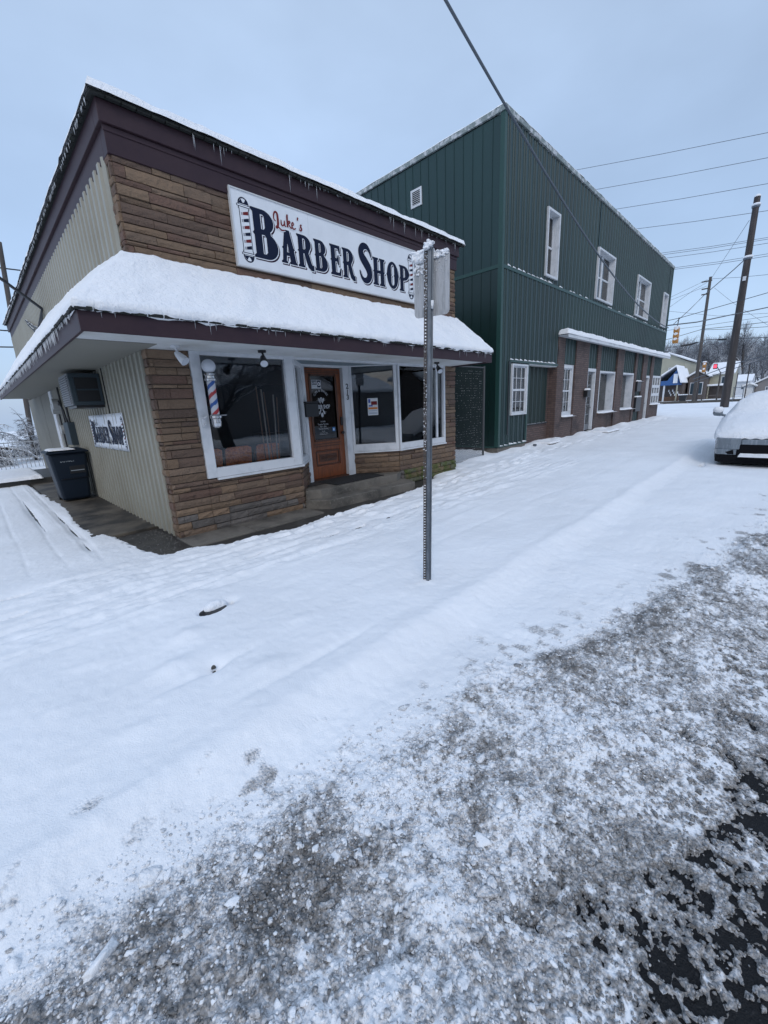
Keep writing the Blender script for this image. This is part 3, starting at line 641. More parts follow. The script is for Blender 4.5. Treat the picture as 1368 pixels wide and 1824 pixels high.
def snow_slab(name, x0, y0, x1, y1, z, th, parent, step=.05, rnd=.06, seed=1):
    xs = np.unique(np.concatenate([np.linspace(x0, x0+.3, 9), np.arange(x0+.3, x1-.3, step*2), np.linspace(x1-.3, x1, 9)]))
    ys = np.unique(np.concatenate([np.linspace(y0, y0+.3, 9), np.arange(y0+.3, y1-.3, step*3), np.linspace(y1-.3, y1, 9)]))
    A, B = np.meshgrid(xs, ys, indexing='ij')
    e = np.minimum(np.minimum(A-x0, x1-A), np.minimum(B-y0, y1-B))
    h = th*(np.sqrt(np.clip(1-(1-np.clip(e/rnd, 0, 1))**2, 0, 1)))*(1+.22*fbm(A*2.2, B*2.2, seed, 3)+.12*fbm(A*9, B*9, seed+4, 2))
    dx = .02*fbm(A*5, B*5, seed+7, 3)*np.clip(1-e/.3, 0, 1)
    return np_mesh(name, np.stack([A+dx, B+dx, z+h-.004], -1).reshape(-1, 3), grid_faces(len(xs), len(ys)), m_snow, parent)
roofo = snow_slab('roof_snow', X0-.16, YF-.17, X1+.22, YR+.12, 4.90, .10, shop)
# awning (skirt) roof round the front and left side
AY, AX = 4.66, .90; ZE = 2.575
aw = MB(); aw.box(AX, AY, 2.40, 8.02, AY+.03, ZE); aw.box(AX, AY+.03, 2.40, AX+.03, 17.6, ZE); aw.box(7.99, AY+.03, 2.40, 8.02, YF, ZE)
aw.build('awning_fascia', m_purple, shop, bevel=.004)
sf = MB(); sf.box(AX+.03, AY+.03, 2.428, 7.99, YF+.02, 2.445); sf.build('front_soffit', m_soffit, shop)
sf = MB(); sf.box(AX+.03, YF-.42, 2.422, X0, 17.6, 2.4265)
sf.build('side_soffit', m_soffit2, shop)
def aw_line(n_side=170, n_front=150):
    P = []
    for t in np.linspace(0, 1, n_side)[:-1]:
        y = 17.6+(AY-17.6)*t; yw = 17.6+(YF-17.6)*t; P.append(((AX, y), (X0, yw), yw, 0))
    for t in np.linspace(0, 1, n_front):
        x = AX+(8.02-AX)*t; xw = X0+(X1-X0)*t; P.append(((x, AY), (xw, YF), xw, 1))
    return P
def wall_z(yw, front): return 3.40 if front else float(np.interp(yw, [5.7, 7.1, 9.0, 11, 20], [3.42, 3.58, 3.70, 3.78, 3.82]))
rows = []; sh = []
for k, (e, w_, c, fr) in enumerate(aw_line()):
    zw = wall_z(c, fr); ox, oy = e[0]-w_[0], e[1]-w_[1]; L = math.hypot(ox, oy); ox /= L; oy /= L
    nz = lambda a, s: float(fbm(np.array([k*.31]), np.array([a]), s, 4, .65)[0]); 
    over = .040+.04*nz(0, 5)
    row = [(e[0]+ox*(over-.03), e[1]+oy*(over-.03), ZE-.004+.028*nz(4, 6)), (e[0]+ox*(over+.012), e[1]+oy*(over+.012), ZE+.025+.02*nz(9, 3)), (e[0]+ox*(over+.012+.008*nz(2, 8)), e[1]+oy*(over+.012), ZE+.065), (e[0]+ox*over*.5, e[1]+oy*over*.5, ZE+.105+.012*nz(3, 9))]
    for t in np.linspace(.03, 1, 26):
        x = e[0]+(w_[0]-e[0])*t; y = e[1]+(w_[1]-e[1])*t; z = ZE+(zw-ZE)*t+.105+.026*nz(t*6, 12)+.05*math.sin(t*3.14)*float(fbm(np.array([k*.07]), np.array([t*2.]), 14, 3)[0])
        if t > .93: z -= .06*(t-.93)/.07
        if t == 1: z += (.035*((c/.30) % 1)-.02) if fr else .02*((c/.15) % 1)
        if t == 1: x -= 0; 
        row.append((x, y+(.012 if (fr and t == 1) else 0), z))
    rows.append(row)
    sh.append([(e[0]-ox*.0, e[1]-oy*.0, ZE+.004), (w_[0], w_[1], zw)])
awn = MB().grid(rows).build('awning_snow', m_snow, shop, smooth=True)
rs = MB(); rs.grid(sh)
for k in range(48):
    x = AX-.02+k*.149; rs.box(x, AY-.03-.012*rng.random(), ZE-.002, x+.135, AY+.05, ZE+.018+.01*rng.random())
for k in range(86):
    y = AY-.02+k*.149; rs.box(AX-.03-.012*rng.random(), y, ZE-.002, AX+.05, y+.135, ZE+.018+.01*rng.random())
rs.build('awning_roof', m_shingle, shop)
# gable cheek of the awning at the right end
MB().add([(8.018, AY+.03, ZE), (8.018, YF, ZE), (8.10, YF, 3.38)], [(0, 1, 2)]).build('awning_cheek', m_purple, shop)
# icicles
ic = MB(); ic.tube([(0, 0, 0), (.001, 0, -.3), (0, .001, -.7), (0, 0, -1)], [.0075, .0055, .003, .0006], 6)
ico = ic.build('icicle', m_ice, shop, smooth=True); first = True
def icicle(x, y, z, L):
    global first
    o = ico if first else ico.copy()
    if not first: scn.collection.objects.link(o)
    first = False; o.location = (x, y, z); o.scale = (.38+L*1.3, .38+L*1.3, L)
rr = random.Random(5)
for k in range(62): icicle(rr.uniform(2.6, 8.1), YF-.135, 4.865, rr.choice((.04, .05, .06, .08, .12, .15, .22))*rr.uniform(.7, 1.1))
for k in range(36): icicle(rr.uniform(1.0, 7.9), AY-.018, ZE+.005, rr.choice((.03, .05, .07, .12))*rr.uniform(.8, 1.2))
fg = MB()
for k in range(420):
    y = rr.uniform(4.9, 17.4); L = rr.uniform(.03, .13)*(1 if y > 5.6 else .5); fg.tube([(AX-.02, y, ZE+.01), (AX-.02, y, ZE-L)], [.008, .0012], 5)
for k in range(260):
    y = rr.uniform(5.7, 19); L = rr.uniform(.02, .07); fg.tube([(X0-.14, y, 4.87), (X0-.14, y, 4.87-L)], [.006, .001], 4)
tag(fg.build('icicle_fringe', m_ice, shop), 'close fringe of small icicles along the side eaves', kind='stuff')

# windows, door
def framed(name, p, q, z0, z1, bars, parent=shop, dep=(-.05, .05), glass=m_glass, fm=m_white, gz=.0):
    """frame on plan segment p-q; bars = (left, right, bottom, top) widths; glass as sub-part"""
    d, L = seg(p, q); P = lambda u: (p[0]+d[0]*u, p[1]+d[1]*u)
    l, r, b, t = bars; m = MB()
    m.obox(P(0), P(l), dep[0], dep[1], z0, z1); m.obox(P(L-r), P(L), dep[0], dep[1], z0, z1)
    m.obox(P(l), P(L-r), dep[0]+.003, dep[1]-.003, z0, z0+b); m.obox(P(l), P(L-r), dep[0]+.003, dep[1]-.003, z1-t, z1)
    o = m.build(name, fm, parent, bevel=.004)
    g = MB(); g.obox(P(l-.004), P(L-r+.004), gz+.004, gz+.010, z0+b-.004, z1-t+.004); g.build('pane', glass, o)
    # dark putty line
    return o
w1 = framed('window', (2.20, 5.70), (3.755, 5.70), .755, 2.445, (.135, .145, .135, .06))
MB().box(2.33, 5.632, .72, 3.79, 5.70, .752).build('sill', m_white, w1, bevel=.004)
w2 = framed('window', pL0, pL1, .755, 2.445, (.07, .13, .10, .12)); MB().obox(pL0, pL1, -.06, .02, .72, .752).build('sill', m_white, w2, bevel=.004)
w3 = framed('window', pR0, pR1, .755, 2.445, (.05, .06, .14, .05)); MB().obox(pR0, pR1, -.06, .02, .72, .752).build('sill', m_white, w3, bevel=.004)
w4 = framed('window', (6.17, 5.70), (7.725, 5.70), .755, 2.445, (.045, .06, .12, .06)); MB().box(6.15, 5.632, .72, 7.74, 5.70, .752).build('sill', m_white, w4, bevel=.004)
MB().box(7.44, 5.69, .88, 7.50, 5.735, 2.38).build('mullion', m_white, w4, bevel=.003)
dj = MB(); dj.box(4.30, 6.26, .28, 4.385, 6.42, 2.47); dj.box(5.265, 6.26, .28, 5.44, 6.42, 2.47); dj.box(4.385, 6.262, 2.37, 5.265, 6.418, 2.47)
dj.box(4.385, 6.36, .28, 4.42, 6.41, 2.37); dj.build('door_casing', m_white, shop, bevel=.004)
hd = MB(); hd.box(2.2, 5.66, 2.40, 7.74, 5.76, 2.4275); hd.build('head_board', m_white, shop)
dr = MB(); DY = 6.345
dx0, dx1, dz0, dz1 = 4.425, 5.262, .325, 2.36
dr.box(dx0, DY, dz0, dx0+.115, DY+.045, dz1); dr.box(dx1-.135, DY, dz0, dx1, DY+.045, dz1); dr.box(dx0+.115, DY+.002, dz1-.13, dx1-.135, DY+.043, dz1)
dr.box(dx0+.115, DY+.002, dz0, dx1-.135, DY+.043, .56); dr.box(dx0+.115, DY+.002, .86, dx1-.135, DY+.043, 1.06); dr.box(dx0+.115, DY+.02, .56, dx1-.135, DY+.04, .86)
door = dr.build('door', m_wood, shop, bevel=.006)
cv = MB()
for a, b, c_2, d_2 in ((dx0+.125, .575, dx1-.145, .595), (dx0+.125, .825, dx1-.145, .845), (dx0+.125, .595, dx0+.15, .825), (dx1-.17, .595, dx1-.145, .825)): cv.box(a, DY+.004, b, c_2, DY+.022, d_2)
cv.box(dx0+.2, DY+.008, .64, dx1-.22, DY+.021, .78)
for k in range(9): cv.tube([(dx0+.24+k*.045, DY+.006, .67), (dx0+.26+k*.045, DY+.001, .71), (dx0+.24+k*.045, DY+.006, .75)], .008, 6)
for a, b, c_2, d_2 in ((dx0+.10, 1.04, dx0+.13, 2.26), (dx1-.15, 1.04, dx1-.12, 2.26), (dx0+.1, 2.22, dx1-.12, 2.25), (dx0+.1, 1.03, dx1-.12, 1.065), (dx0+.08, .93, dx1-.1, .945), (dx0+.08, .975, dx1-.1, .99), (dx0+.03, 2.27, dx1-.03, 2.285), (dx0+.03, 2.305, dx1-.03, 2.315)): cv.box(a, DY-.012, b, c_2, DY-.0005, d_2)
cv.box(dx1-.125, DY-.014, 1.15, dx1-.105, DY-.0005, 2.2); cv.box(dx0+.085, DY-.0142, 1.15, dx0+.1, DY-.0005, 2.2)
cv.build('carved_panel', m_wood_d, door, bevel=.002)
MB().box(dx0+.115, DY+.018, 1.06, dx1-.135, DY+.024, 2.23).build('pane', glass_mat('door_glass', (.12, .14, .18)), door)
kn = MB(); kn.lathe([(.028, 0), (.03, .015), (.02, .03)], 0, 0, 14); 
lk = MB(); lk.box(dx1-.075, DY-.03, 1.30, dx1-.025, DY, 1.46); lk.build('lock', m_black, door, bevel=.006)
MB().tube([(dx1-.05, DY, 1.16), (dx1-.05, DY-.05, 1.16)], [.022, .03], 12).build('handle', m_black, door)
MB().box(4.386, 6.27, .28, 5.264, 6.43, .322).build('threshold', m_wood_d, shop)

# ------------------------------------------------------------------ lettering tools (flat fonts and hand drawn glyphs)
def text_mesh(body, size, sx=1.0, space=1.0, offset=0.0, align='CENTER'):
    cu = bpy.data.curves.new('text_src', 'FONT'); cu.body = body; cu.size = size; cu.space_character = space; cu.align_x = align; cu.offset = offset; cu.resolution_u = 4
    o = bpy.data.objects.new('text_src', cu); scn.collection.objects.link(o); dg = bpy.context.evaluated_depsgraph_get(); dg.update()
    me = bpy.data.meshes.new_from_object(o.evaluated_get(dg)); bpy.data.objects.remove(o); bpy.data.curves.remove(cu)
    vs = [(v.co.x*sx, v.co.y) for v in me.vertices]; fs = [tuple(p.vertices) for p in me.polygons]; bpy.data.meshes.remove(me); return vs, fs
def curve_mesh(loops, offset=0.0):
    cu = bpy.data.curves.new('glyph_src', 'CURVE'); cu.dimensions = '2D'; cu.fill_mode = 'BOTH'; cu.offset = offset
    for lp in loops:
        s = cu.splines.new('POLY'); s.points.add(len(lp)-1); s.use_cyclic_u = True
        for i, (x, y) in enumerate(lp): s.points[i].co = (x, y, 0, 1)
    o = bpy.data.objects.new('glyph_src', cu); scn.collection.objects.link(o); dg = bpy.context.evaluated_depsgraph_get(); dg.update()
    me = bpy.data.meshes.new_from_object(o.evaluated_get(dg)); bpy.data.objects.remove(o); bpy.data.curves.remove(cu)
    vs = [(v.co.x, v.co.y) for v in me.vertices]; fs = [tuple(p.vertices) for p in me.polygons]; bpy.data.meshes.remove(me); return vs, fs
def arc(cx, cy, rx, ry, a0, a1, n=14): return [(cx+rx*math.cos(R_(a0+(a1-a0)*k/n)), cy+ry*math.sin(R_(a0+(a1-a0)*k/n))) for k in range(n+1)]
def stroke(pts, ws, n=5):
    """outline of a centre line with widths"""
    P = []; W = []
    for i in range(len(pts)-1):
        p0 = pts[max(i-1, 0)]; p1 = pts[i]; p2 = pts[i+1]; p3 = pts[min(i+2, len(pts)-1)]
        for k in range(n):
            t = k/n
            P.append(tuple(.5*((2*p1[a])+(-p0[a]+p2[a])*t+(2*p0[a]-5*p1[a]+4*p2[a]-p3[a])*t*t+(-p0[a]+3*p1[a]-3*p2[a]+p3[a])*t**3) for a in (0, 1)))
            W.append(ws[i]+(ws[i+1]-ws[i])*t)
    P.append(pts[-1]); W.append(ws[-1]); Lf = []; Rt = []
    for i, p in enumerate(P):
        a = P[max(i-1, 0)]; b = P[min(i+1, len(P)-1)]; dx, dy = b[0]-a[0], b[1]-a[1]; L = math.hypot(dx, dy) or 1
        Lf.append((p[0]-dy/L*W[i]/2, p[1]+dx/L*W[i]/2)); Rt.append((p[0]+dy/L*W[i]/2, p[1]-dx/L*W[i]/2))
    return Lf+Rt[::-1]
SL = [(0, 1), (0, .965), (.055, .92), (.055, .54), (.015, .50), (.055, .46), (.055, .08), (0, .035), (0, 0)]   # left stem edge, top to bottom
G = {
 'B': [SL+arc(.36, .27, .34, .27, -90, 62)+arc(.32, .77, .30, .23, -52, 90), [(.25, .60), (.25, .91), (.33, .91), (.37, .87), (.37, .64), (.33, .60)], [(.25, .09), (.25, .50), (.34, .50), (.39, .44), (.39, .14), (.34, .09)]],
 'A': [[(0, 0), (0, .04), (.06, .07), (.11, .42), (.07, .46), (.12, .50), (.22, .93), (.19, 1.0), (.45, 1.0), (.60, .50), (.655, .46), (.61, .42), (.68, .07), (.74, .04), (.74, 0), (.38, 0), (.38, .04), (.43, .07), (.40, .24), (.25, .24), (.22, .07), (.27, .04), (.27, 0)], [(.265, .33), (.385, .33), (.325, .68)]],
 'R': [SL+[(.30, 0), (.30, .035), (.25, .07), (.25, .45), (.31, .45), (.38, .22), (.47, .02), (.60, -.06), (.73, -.06), (.73, .12), (.68, .09), (.62, .16), (.55, .36), (.50, .47)]+arc(.31, .75, .33, .25, -40, 90), [(.25, .56), (.25, .91), (.34, .91), (.39, .86), (.39, .61), (.34, .56)]],
 'E': [SL+[(.54, 0), (.60, .25), (.55, .25), (.48, .09), (.27, .09), (.27, .47), (.38, .47), (.43, .36), (.47, .36), (.47, .68), (.43, .68), (.38, .57), (.27, .57), (.27, .91), (.44, .91), (.51, .76), (.56, .76), (.54, 1)]],
 'H': [SL+[(.33, 0), (.33, .035), (.27, .08), (.27, .45), (.46, .45), (.46, .08), (.40, .035), (.40, 0), (.73, 0), (.73, .035), (.675, .08), (.675, .46), (.715, .50), (.675, .54), (.675, .92), (.73, .965), (.73, 1), (.40, 1), (.40, .965), (.46, .92), (.46, .55), (.27, .55), (.27, .92), (.33, .965), (.33, 1)]],
 'O': [arc(.36, .5, .35, .5, 97, 173)+[(-.02, .5)]+arc(.36, .5, .35, .5, 187, 353, 24)+[(.74, .5)]+arc(.36, .5, .35, .5, 7, 90), [(.29, .14), (.26, .22), (.26, .46), (.29, .5), (.26, .54), (.26, .80), (.29, .88), (.36, .92), (.43, .88), (.46, .80), (.46, .54), (.43, .5), (.46, .46), (.46, .22), (.43, .14), (.36, .10)]],
 'P': [SL+[(.31, 0), (.31, .035), (.25, .08), (.25, .42)]+arc(.30, .72, .34, .28, -80, 90), [(.25, .53), (.25, .91), (.33, .91), (.38, .86), (.38, .59), (.33, .53)]],
 'S': [stroke([(.66, .70), (.60, .84), (.46, .94), (.28, .92), (.18, .80), (.22, .66), (.38, .52), (.52, .38), (.56, .22), (.46, .09), (.30, .055), (.16, .14), (.09, .29)], [.03, .09, .13, .17, .22, .25, .27, .27, .24, .17, .12, .08, .03], 5)],
}
GW = dict(B=.70, A=.74, R=.73, E=.60, H=.73, O=.72, P=.64, S=.68)
WORD = [('B', .27, .65, .14, .745), ('A', .70, .965, .155, .585), ('R', .99, 1.27, .155, .585), ('B', 1.30, 1.545, .155, .585), ('E', 1.61, 1.83, .155, .585), ('R', 1.865, 2.13, .155, .585), ('S', 2.20, 2.53, .145, .745), ('H', 2.56, 2.855, .155, .585), ('O', 2.91, 3.22, .155, .595), ('P', 3.25, 3.52, .155, .585)]
def big_word(put_pt, mb, flat):
    """put_pt(u, v, layer) -> 3D point; layers: 0 shadow ink, 1 white gap, 2 navy face"""
    for lay, mi, off, du, dv in (((2, 0, .006, 0, 0),) if flat else ((0, 1, .010, .021, -.021), (1, 2, .012, .0035, -.0035), (2, 0, .0045, 0, 0))):
        for ch, u0, u1, v0, v1 in WORD:
            sx, sy = (u1-u0)/GW[ch], (v1-v0)
            loops = [[(u0+x*sx+du, v0+y*sy+dv) for x, y in lp] for lp in G[ch]]
            vs, fs = curve_mesh(loops, off)
            if not fs: continue
            mb.add([put_pt(x, y, lay) for x, y in vs], fs, mi)
def stroke_poly(put_pt, mb, pts, ws, lay, mi, n=5):
    o = stroke(pts, ws, n); k = len(o)//2
    for i in range(k-1): mb.add([put_pt(*o[j], lay+i*.03) for j in (i, i+1, 2*k-2-i, 2*k-1-i)], [(0, 1, 2, 3)], mi)
LUKE = [ # cursive strokes: (points, widths)
 ([(.655, .662), (.628, .680), (.630, .735), (.655, .775), (.685, .765), (.692, .70), (.688, .63), (.672, .585), (.650, .580), (.655, .600), (.69, .597), (.74, .568), (.80, .580)], [.006, .012, .014, .016, .022, .024, .024, .018, .010, .008, .012, .014, .006]),
 ([(.745, .70), (.745, .645), (.765, .63), (.79, .655), (.80, .70), (.80, .645), (.82, .63)], [.008, .017, .012, .01, .01, .017, .01]),
 ([(.845, .63), (.85, .72), (.86, .785), (.848, .76), (.848, .63)], [.018, .018, .01, .016, .02]),
 ([(.85, .68), (.88, .715), (.895, .70), (.87, .675), (.90, .635), (.925, .64)], [.006, .012, .012, .01, .015, .008]),
 ([(.925, .66), (.955, .69), (.945, .712), (.925, .69), (.928, .645), (.955, .63), (.99, .65)], [.006, .010, .010, .015, .017, .012, .006]),
 ([(1.04, .80), (1.03, .77), (1.028, .755)], [.016, .014, .005]),
 ([(1.05, .635), (1.075, .69), (1.09, .715), (1.075, .70), (1.092, .665), (1.075, .635), (1.055, .642)], [.005, .008, .01, .013, .018, .014, .006]),
]
def pole_mark(put_pt, mb, u0, u1, v0, v1):
    w_ = u1-u0; h = v1-v0; U = lambda a: u0+a*w_; Vv = lambda b: v0+b*h
    def poly(pts, mi, lay): mb.add([put_pt(U(a), Vv(b), lay) for a, b in pts], [tuple(range(len(pts)))], mi)
    def rect(a0, b0, a1, b1, mi, lay): poly([(a0, b0), (a1, b0), (a1, b1), (a0, b1)], mi, lay)
    for top in (0, 1):
        f = (lambda b: b) if top else (lambda b: 1-b)
        dm = [(a, f(b)) for a, b in arc(.5, .885, .40, .115, 0, 180, 12)]; poly(dm, 0, 0)
        poly([(.5+(a-.5)*.8, f(.89+(f(b)-.89)*.8)) for a, b in dm], 2, 1)
        poly([(a, f(b)) for a, b in [(.16, .895), (.25, .94), (.36, .965), (.42, .93), (.5, .91), (.60, .93), (.66, .965), (.78, .94), (.86, .895)]], 0, 2)
        for a, b, c, d, mi, ly in ((.0, .85, 1.0, .885, 0, 0), (.05, .858, .95, .877, 2, 1), (.10, .815, .9, .85, 0, 0), (.16, .822, .84, .845, 2, 1)):
            y0, y1 = sorted((f(b), f(d))); rect(a, y0, c, y1, mi, ly)
    rect(.14, .17, .86, .83, 0, 0); rect(.19, .175, .81, .825, 2, 1)
    n = 6
    for k in range(n):
        b = .20+k*.105; mi = 3 if k % 2 else 0
        poly([(.40, b), (.79, b+.02), (.79, b+.075), (.40, b+.045)], mi, 2)
        for a in (.27, .33): rect(a, b-.005, a+.03, b+.04, mi if a > .3 else 0, 2)

# main sign over the awning
SXL, SXR, SZ0, SZ1 = 3.04, 6.76, 3.565, 4.475
sign = thing('shop_sign', (SXL, 5.67, SZ0), 'long white board with navy lettering on the stone above the awning', 'sign')
sb = MB(); 
for a, b in ((0, 1.222), (1.225, 2.445), (2.448, 3.72)): sb.box(SXL+a, 5.633, SZ0, SXL+b, 5.668, SZ1)
sb.build('board', m_panel, sign)
ef = MB(); ef.box(SXL-.012, 5.622, SZ1-.006, SXR+.012, 5.67, SZ1+.01); ef.box(SXL-.012, 5.622, SZ0-.01, SXR+.012, 5.67, SZ0+.006); ef.box(SXL-.012, 5.6225, SZ0+.006, SXL+.006, 5.67, SZ1-.006); ef.box(SXR-.006, 5.6225, SZ0+.006, SXR+.012, 5.67, SZ1-.006)
ef.build('edge_trim', m_frame, sign)
lt = MB(); pp = lambda u, v, l: (SXL+u, 5.6315-.0009*l, SZ0+v+.01)
big_word(pp, lt, 0); INKS = [m_navy, m_shadowink, m_panel, m_redink]
lt.build('lettering', INKS, sign)
for nm_, idx in (('L', (0,)), ('u', (1,)), ('k', (2, 3)), ('e', (4,)), ('apostrophe', (5,)), ('s', (6,))):
    lk_ = MB()
    for i in idx: stroke_poly(lambda u, v, l: (SXL+u, 5.6280-.000075*i-.0002*l, SZ0+v+.01), lk_, LUKE[i][0], [w__+.026 for w__ in LUKE[i][1]], 0, 2)
    for i in idx: stroke_poly(lambda u, v, l: (SXL+u, 5.6264-.000075*i-.0002*l, SZ0+v+.01), lk_, LUKE[i][0], [w__*1.3+.004 for w__ in LUKE[i][1]], 0, 3)
    lk_.build('script_letter', INKS, sign)
pm = MB(); pole_mark(pp, pm, .075, .275, .045, .825); pm.build('pole_emblem', INKS, sign)
pm = MB(); pole_mark(pp, pm, 3.485, 3.675, .045, .825); pm.build('pole_emblem', INKS, sign)
# vinyl banner on the side wall: reads left to right towards the street
bn = thing('banner', (X0-.045, 9.62, 1.13), 'small white vinyl banner with navy lettering laced to the ribbed side wall', 'banner')
BW, BH = 2.44, .585
def bpt(u, v, l): # sign units 3.72 x .91 -> banner
    a, b = u/3.72, v/.91; return (X0-.047-.0022*l-.012*math.sin(a*9)*math.sin(b*3.1)*0, 9.63-a*BW, 1.13+b*BH)
vb = MB(); Pn = [[(X0-.046-.004*math.sin(i*.9)*math.sin(j*1.1), 9.63-BW*i/24, 1.13+BH*j/8) for j in range(9)] for i in range(25)]; vb.grid(Pn); 
bo = vb.build('vinyl_sheet', m_vinyl, bn, smooth=True)
sd_ = bo.modifiers.new('thick', 'SOLIDIFY'); sd_.thickness = .004; sd_.offset = 1
bl = MB(); bq = lambda u, v, l: (lambda p: (p[0]-.0055, p[1], p[2]))(bpt(u, v, l)); big_word(bq, bl, 1)
for i, (pts, ws) in enumerate(LUKE): stroke_poly(bq, bl, pts, ws, 3, 0)
bl.build('lettering', [m_navy, m_navy, m_vinyl, m_redink], bn)
for a_, b_ in ((.075, .275), (3.485, 3.675)): pm = MB(); pole_mark(bq, pm, a_, b_, .045, .825); pm.build('pole_emblem', [m_navy, m_navy, m_vinyl, m_redink], bn)
for k in range(6):
    for z in (1.145, 1.70): MB().tube([(X0-.052, 9.6-k*.472, z), (X0-.056, 9.6-k*.472, z)], .011, 8).build('grommet', m_chrome, bn)

# door decals and papers
def text_on(mb, body, cx, z, size, y, sx=1, off=0, mi=0, space=1):
    vs, fs = text_mesh(body, size, sx, space, off); mb.add([(cx+a, y, z+b) for a, b in vs], fs, mi)
dc = MB(); cxd = 4.78; yd = DY+.0165
for i, ch in enumerate('CUTS & SHAVES'):
    if ch == ' ': continue
    a = R_(148-i*9.7); vs, fs = text_mesh(ch, .058); r_ = .15; ox, oz = cxd+r_*math.cos(a), 1.80+r_*math.sin(a)*.95; ca, sa = math.cos(a-math.pi/2), math.sin(a-math.pi/2)
    dc.add([(ox+p*ca-q*sa, yd, oz+p*sa+q*ca) for p, q in vs], fs)
text_on(dc, 'BARBER SHOP', cxd, 1.635, .10, yd, .62, .003)
text_on(dc, 'HOURS', cxd, 1.385, .035, yd); 
for s, z in (('Tuesday-Thursday', 1.335), ('9am - 5pm', 1.295), ('Tuesday Evening', 1.25), ('by appt.', 1.21), ('Friday 9am - 5pm', 1.175)): text_on(dc, s, cxd, z, .038 if z > 1.22 else .028, yd, .9)
dc.box(cxd-.10, yd-.0005, 1.155, cxd+.10, yd, 1.159)
# crossed clippers, pole and rays
for a in (-60, -40, -20, 20, 40, 60, 120, 140, 160, 200, 220, 240):
    c, s = math.cos(R_(a)), math.sin(R_(a)); zc = 1.77 if 0 < a < 180 or a in (-20,) else 1.60
for zc, sg in ((1.76, 1), (1.60, -1)):
    for a in (35, 55, 125, 145, 20, 160):
        c, s = math.cos(R_(a)), math.sin(R_(a))*sg*(.9); dc.add([(cxd+c*.05-.004*s, yd, zc+s*.05+.004*c), (cxd+c*.13, yd, zc+s*.11), (cxd+c*.05+.004*s, yd, zc+s*.05-.004*c)], [(0, 1, 2)])
    dc.add([(cxd+x, yd, zc+sg*z) for x, z in ((-.075, .06), (-.03, -.03), (-.01, -.02), (-.05, .07))], [(0, 1, 2, 3)]); dc.add([(cxd+x, yd-.0002, zc+sg*z) for x, z in ((.075, .06), (.03, -.03), (.01, -.02), (.05, .07))], [(0, 1, 2, 3)])
dc.add([(cxd+a, yd-.0004, 1.80+b) for a, b in arc(0, 0, .036, .04, 0, 360, 16)[:-1]], [tuple(range(16))])
dc.add([(cxd+a, yd-.0004, 1.52+b) for a, b in arc(0, 0, .03, .042, 0, 360, 16)[:-1]], [tuple(range(16))])
for k in range(3): dc.add([(cxd+a, yd-.0008, 1.775+k*.02+b) for a, b in ((-.035, -.012), (.035, .008), (.035, .014), (-.035, -.006))], [(0, 1, 2, 3)], 1)
dc.build('window_decal', [mat('white_decal', (.42, .44, .47), .6), m_navy], door)
cs_ = thing('closed_sign', (4.66, DY, 2.02), 'small white closed sign hanging inside the door glass', 'sign')
q = MB(); q.box(4.585, DY+.013, 2.0, 4.80, DY+.0165, 2.15); q.build('card', m_white, cs_)
q = MB(); q.box(4.592, DY+.0120, 2.068, 4.705, DY+.0128, 2.142, 0); q.box(4.715, DY+.0120, 2.02, 4.79, DY+.0128, 2.142, 0); text_on(q, 'CLOSED', 4.6485, 2.087, .05, DY+.0112, .60, .001, 1); text_on(q, 'Please come again', 4.65, 2.04, .02, DY+.0125, .75, 0, 0)
q.add([(4.752+a, DY+.0112, 2.08+b) for a, b in arc(0, 0, .03, .035, 0, 360, 14)[:-1]], [tuple(range(14))], 1); q.add([(4.752+a, DY+.0108, 2.08+b) for a, b in arc(0, 0, .015, .018, 0, 360, 10)[:-1]], [tuple(range(10))], 0)
q.build('lettering', [m_navy, m_panel], cs_)
tag(MB().box(4.995, DY+.0135, 1.20, 5.06, DY+.0165, 1.275).box(5.012, DY+.012, 1.215, 5.04, DY+.0133, 1.25, 1).build('window_sticker', [mat('blue_sticker', (.03, .17, .42), .5), m_panel]), 'little blue square sticker low on the door glass', 'sticker')
ps = thing('poster', (5.8, 5.95, 1.5), 'small white notice with red and orange bands taped inside the right bay window', 'notice')
# sits on the splayed pane pR0-pR1
dRn = (dR[1], -dR[0])
def onR(u, off): return (pR0[0]+dR[0]*u+dRn[0]*off, pR0[1]+dR[1]*u+dRn[1]*off)
def rbox(mb, u0, u1, z0, z1, off, mi):
    a, b = onR(u0, off), onR(u1, off); mb.add([(a[0], a[1], z0), (b[0], b[1], z0), (b[0], b[1], z1), (a[0], a[1], z1)], [(0, 1, 2, 3)], mi)
q = MB(); rbox(q, .34, .545, 1.46, 1.79, .004, 0); q.build('paper', m_white, ps)
q = MB(); rbox(q, .35, .535, 1.575, 1.615, .006, 1); rbox(q, .41, .53, 1.66, 1.73, .006, 0); rbox(q, .355, .40, 1.70, 1.775, .006, 2); rbox(q, .36, .44, 1.63, 1.66, .0064, 2); rbox(q, .355, .53, 1.535, 1.56, .006, 3); rbox(q, .355, .53, 1.48, 1.52, .006, 3)
q.build('print', [m_redink, mat('orange_ink', (.5, .16, .03), .6), mat('blue_ink', (.05, .1, .35), .6), mat('grey_ink', (.35, .4, .47), .6)], ps)
hn = MB(); 
for ch, z in (('2', 1.99), ('1', 1.885), ('3', 1.785)): text_on(hn, ch, 5.355, z, .13, 6.2585, 1.05, .004)
tag(hn.build('house_number', m_black), 'black house number 213 set vertically on the door casing', 'house number')

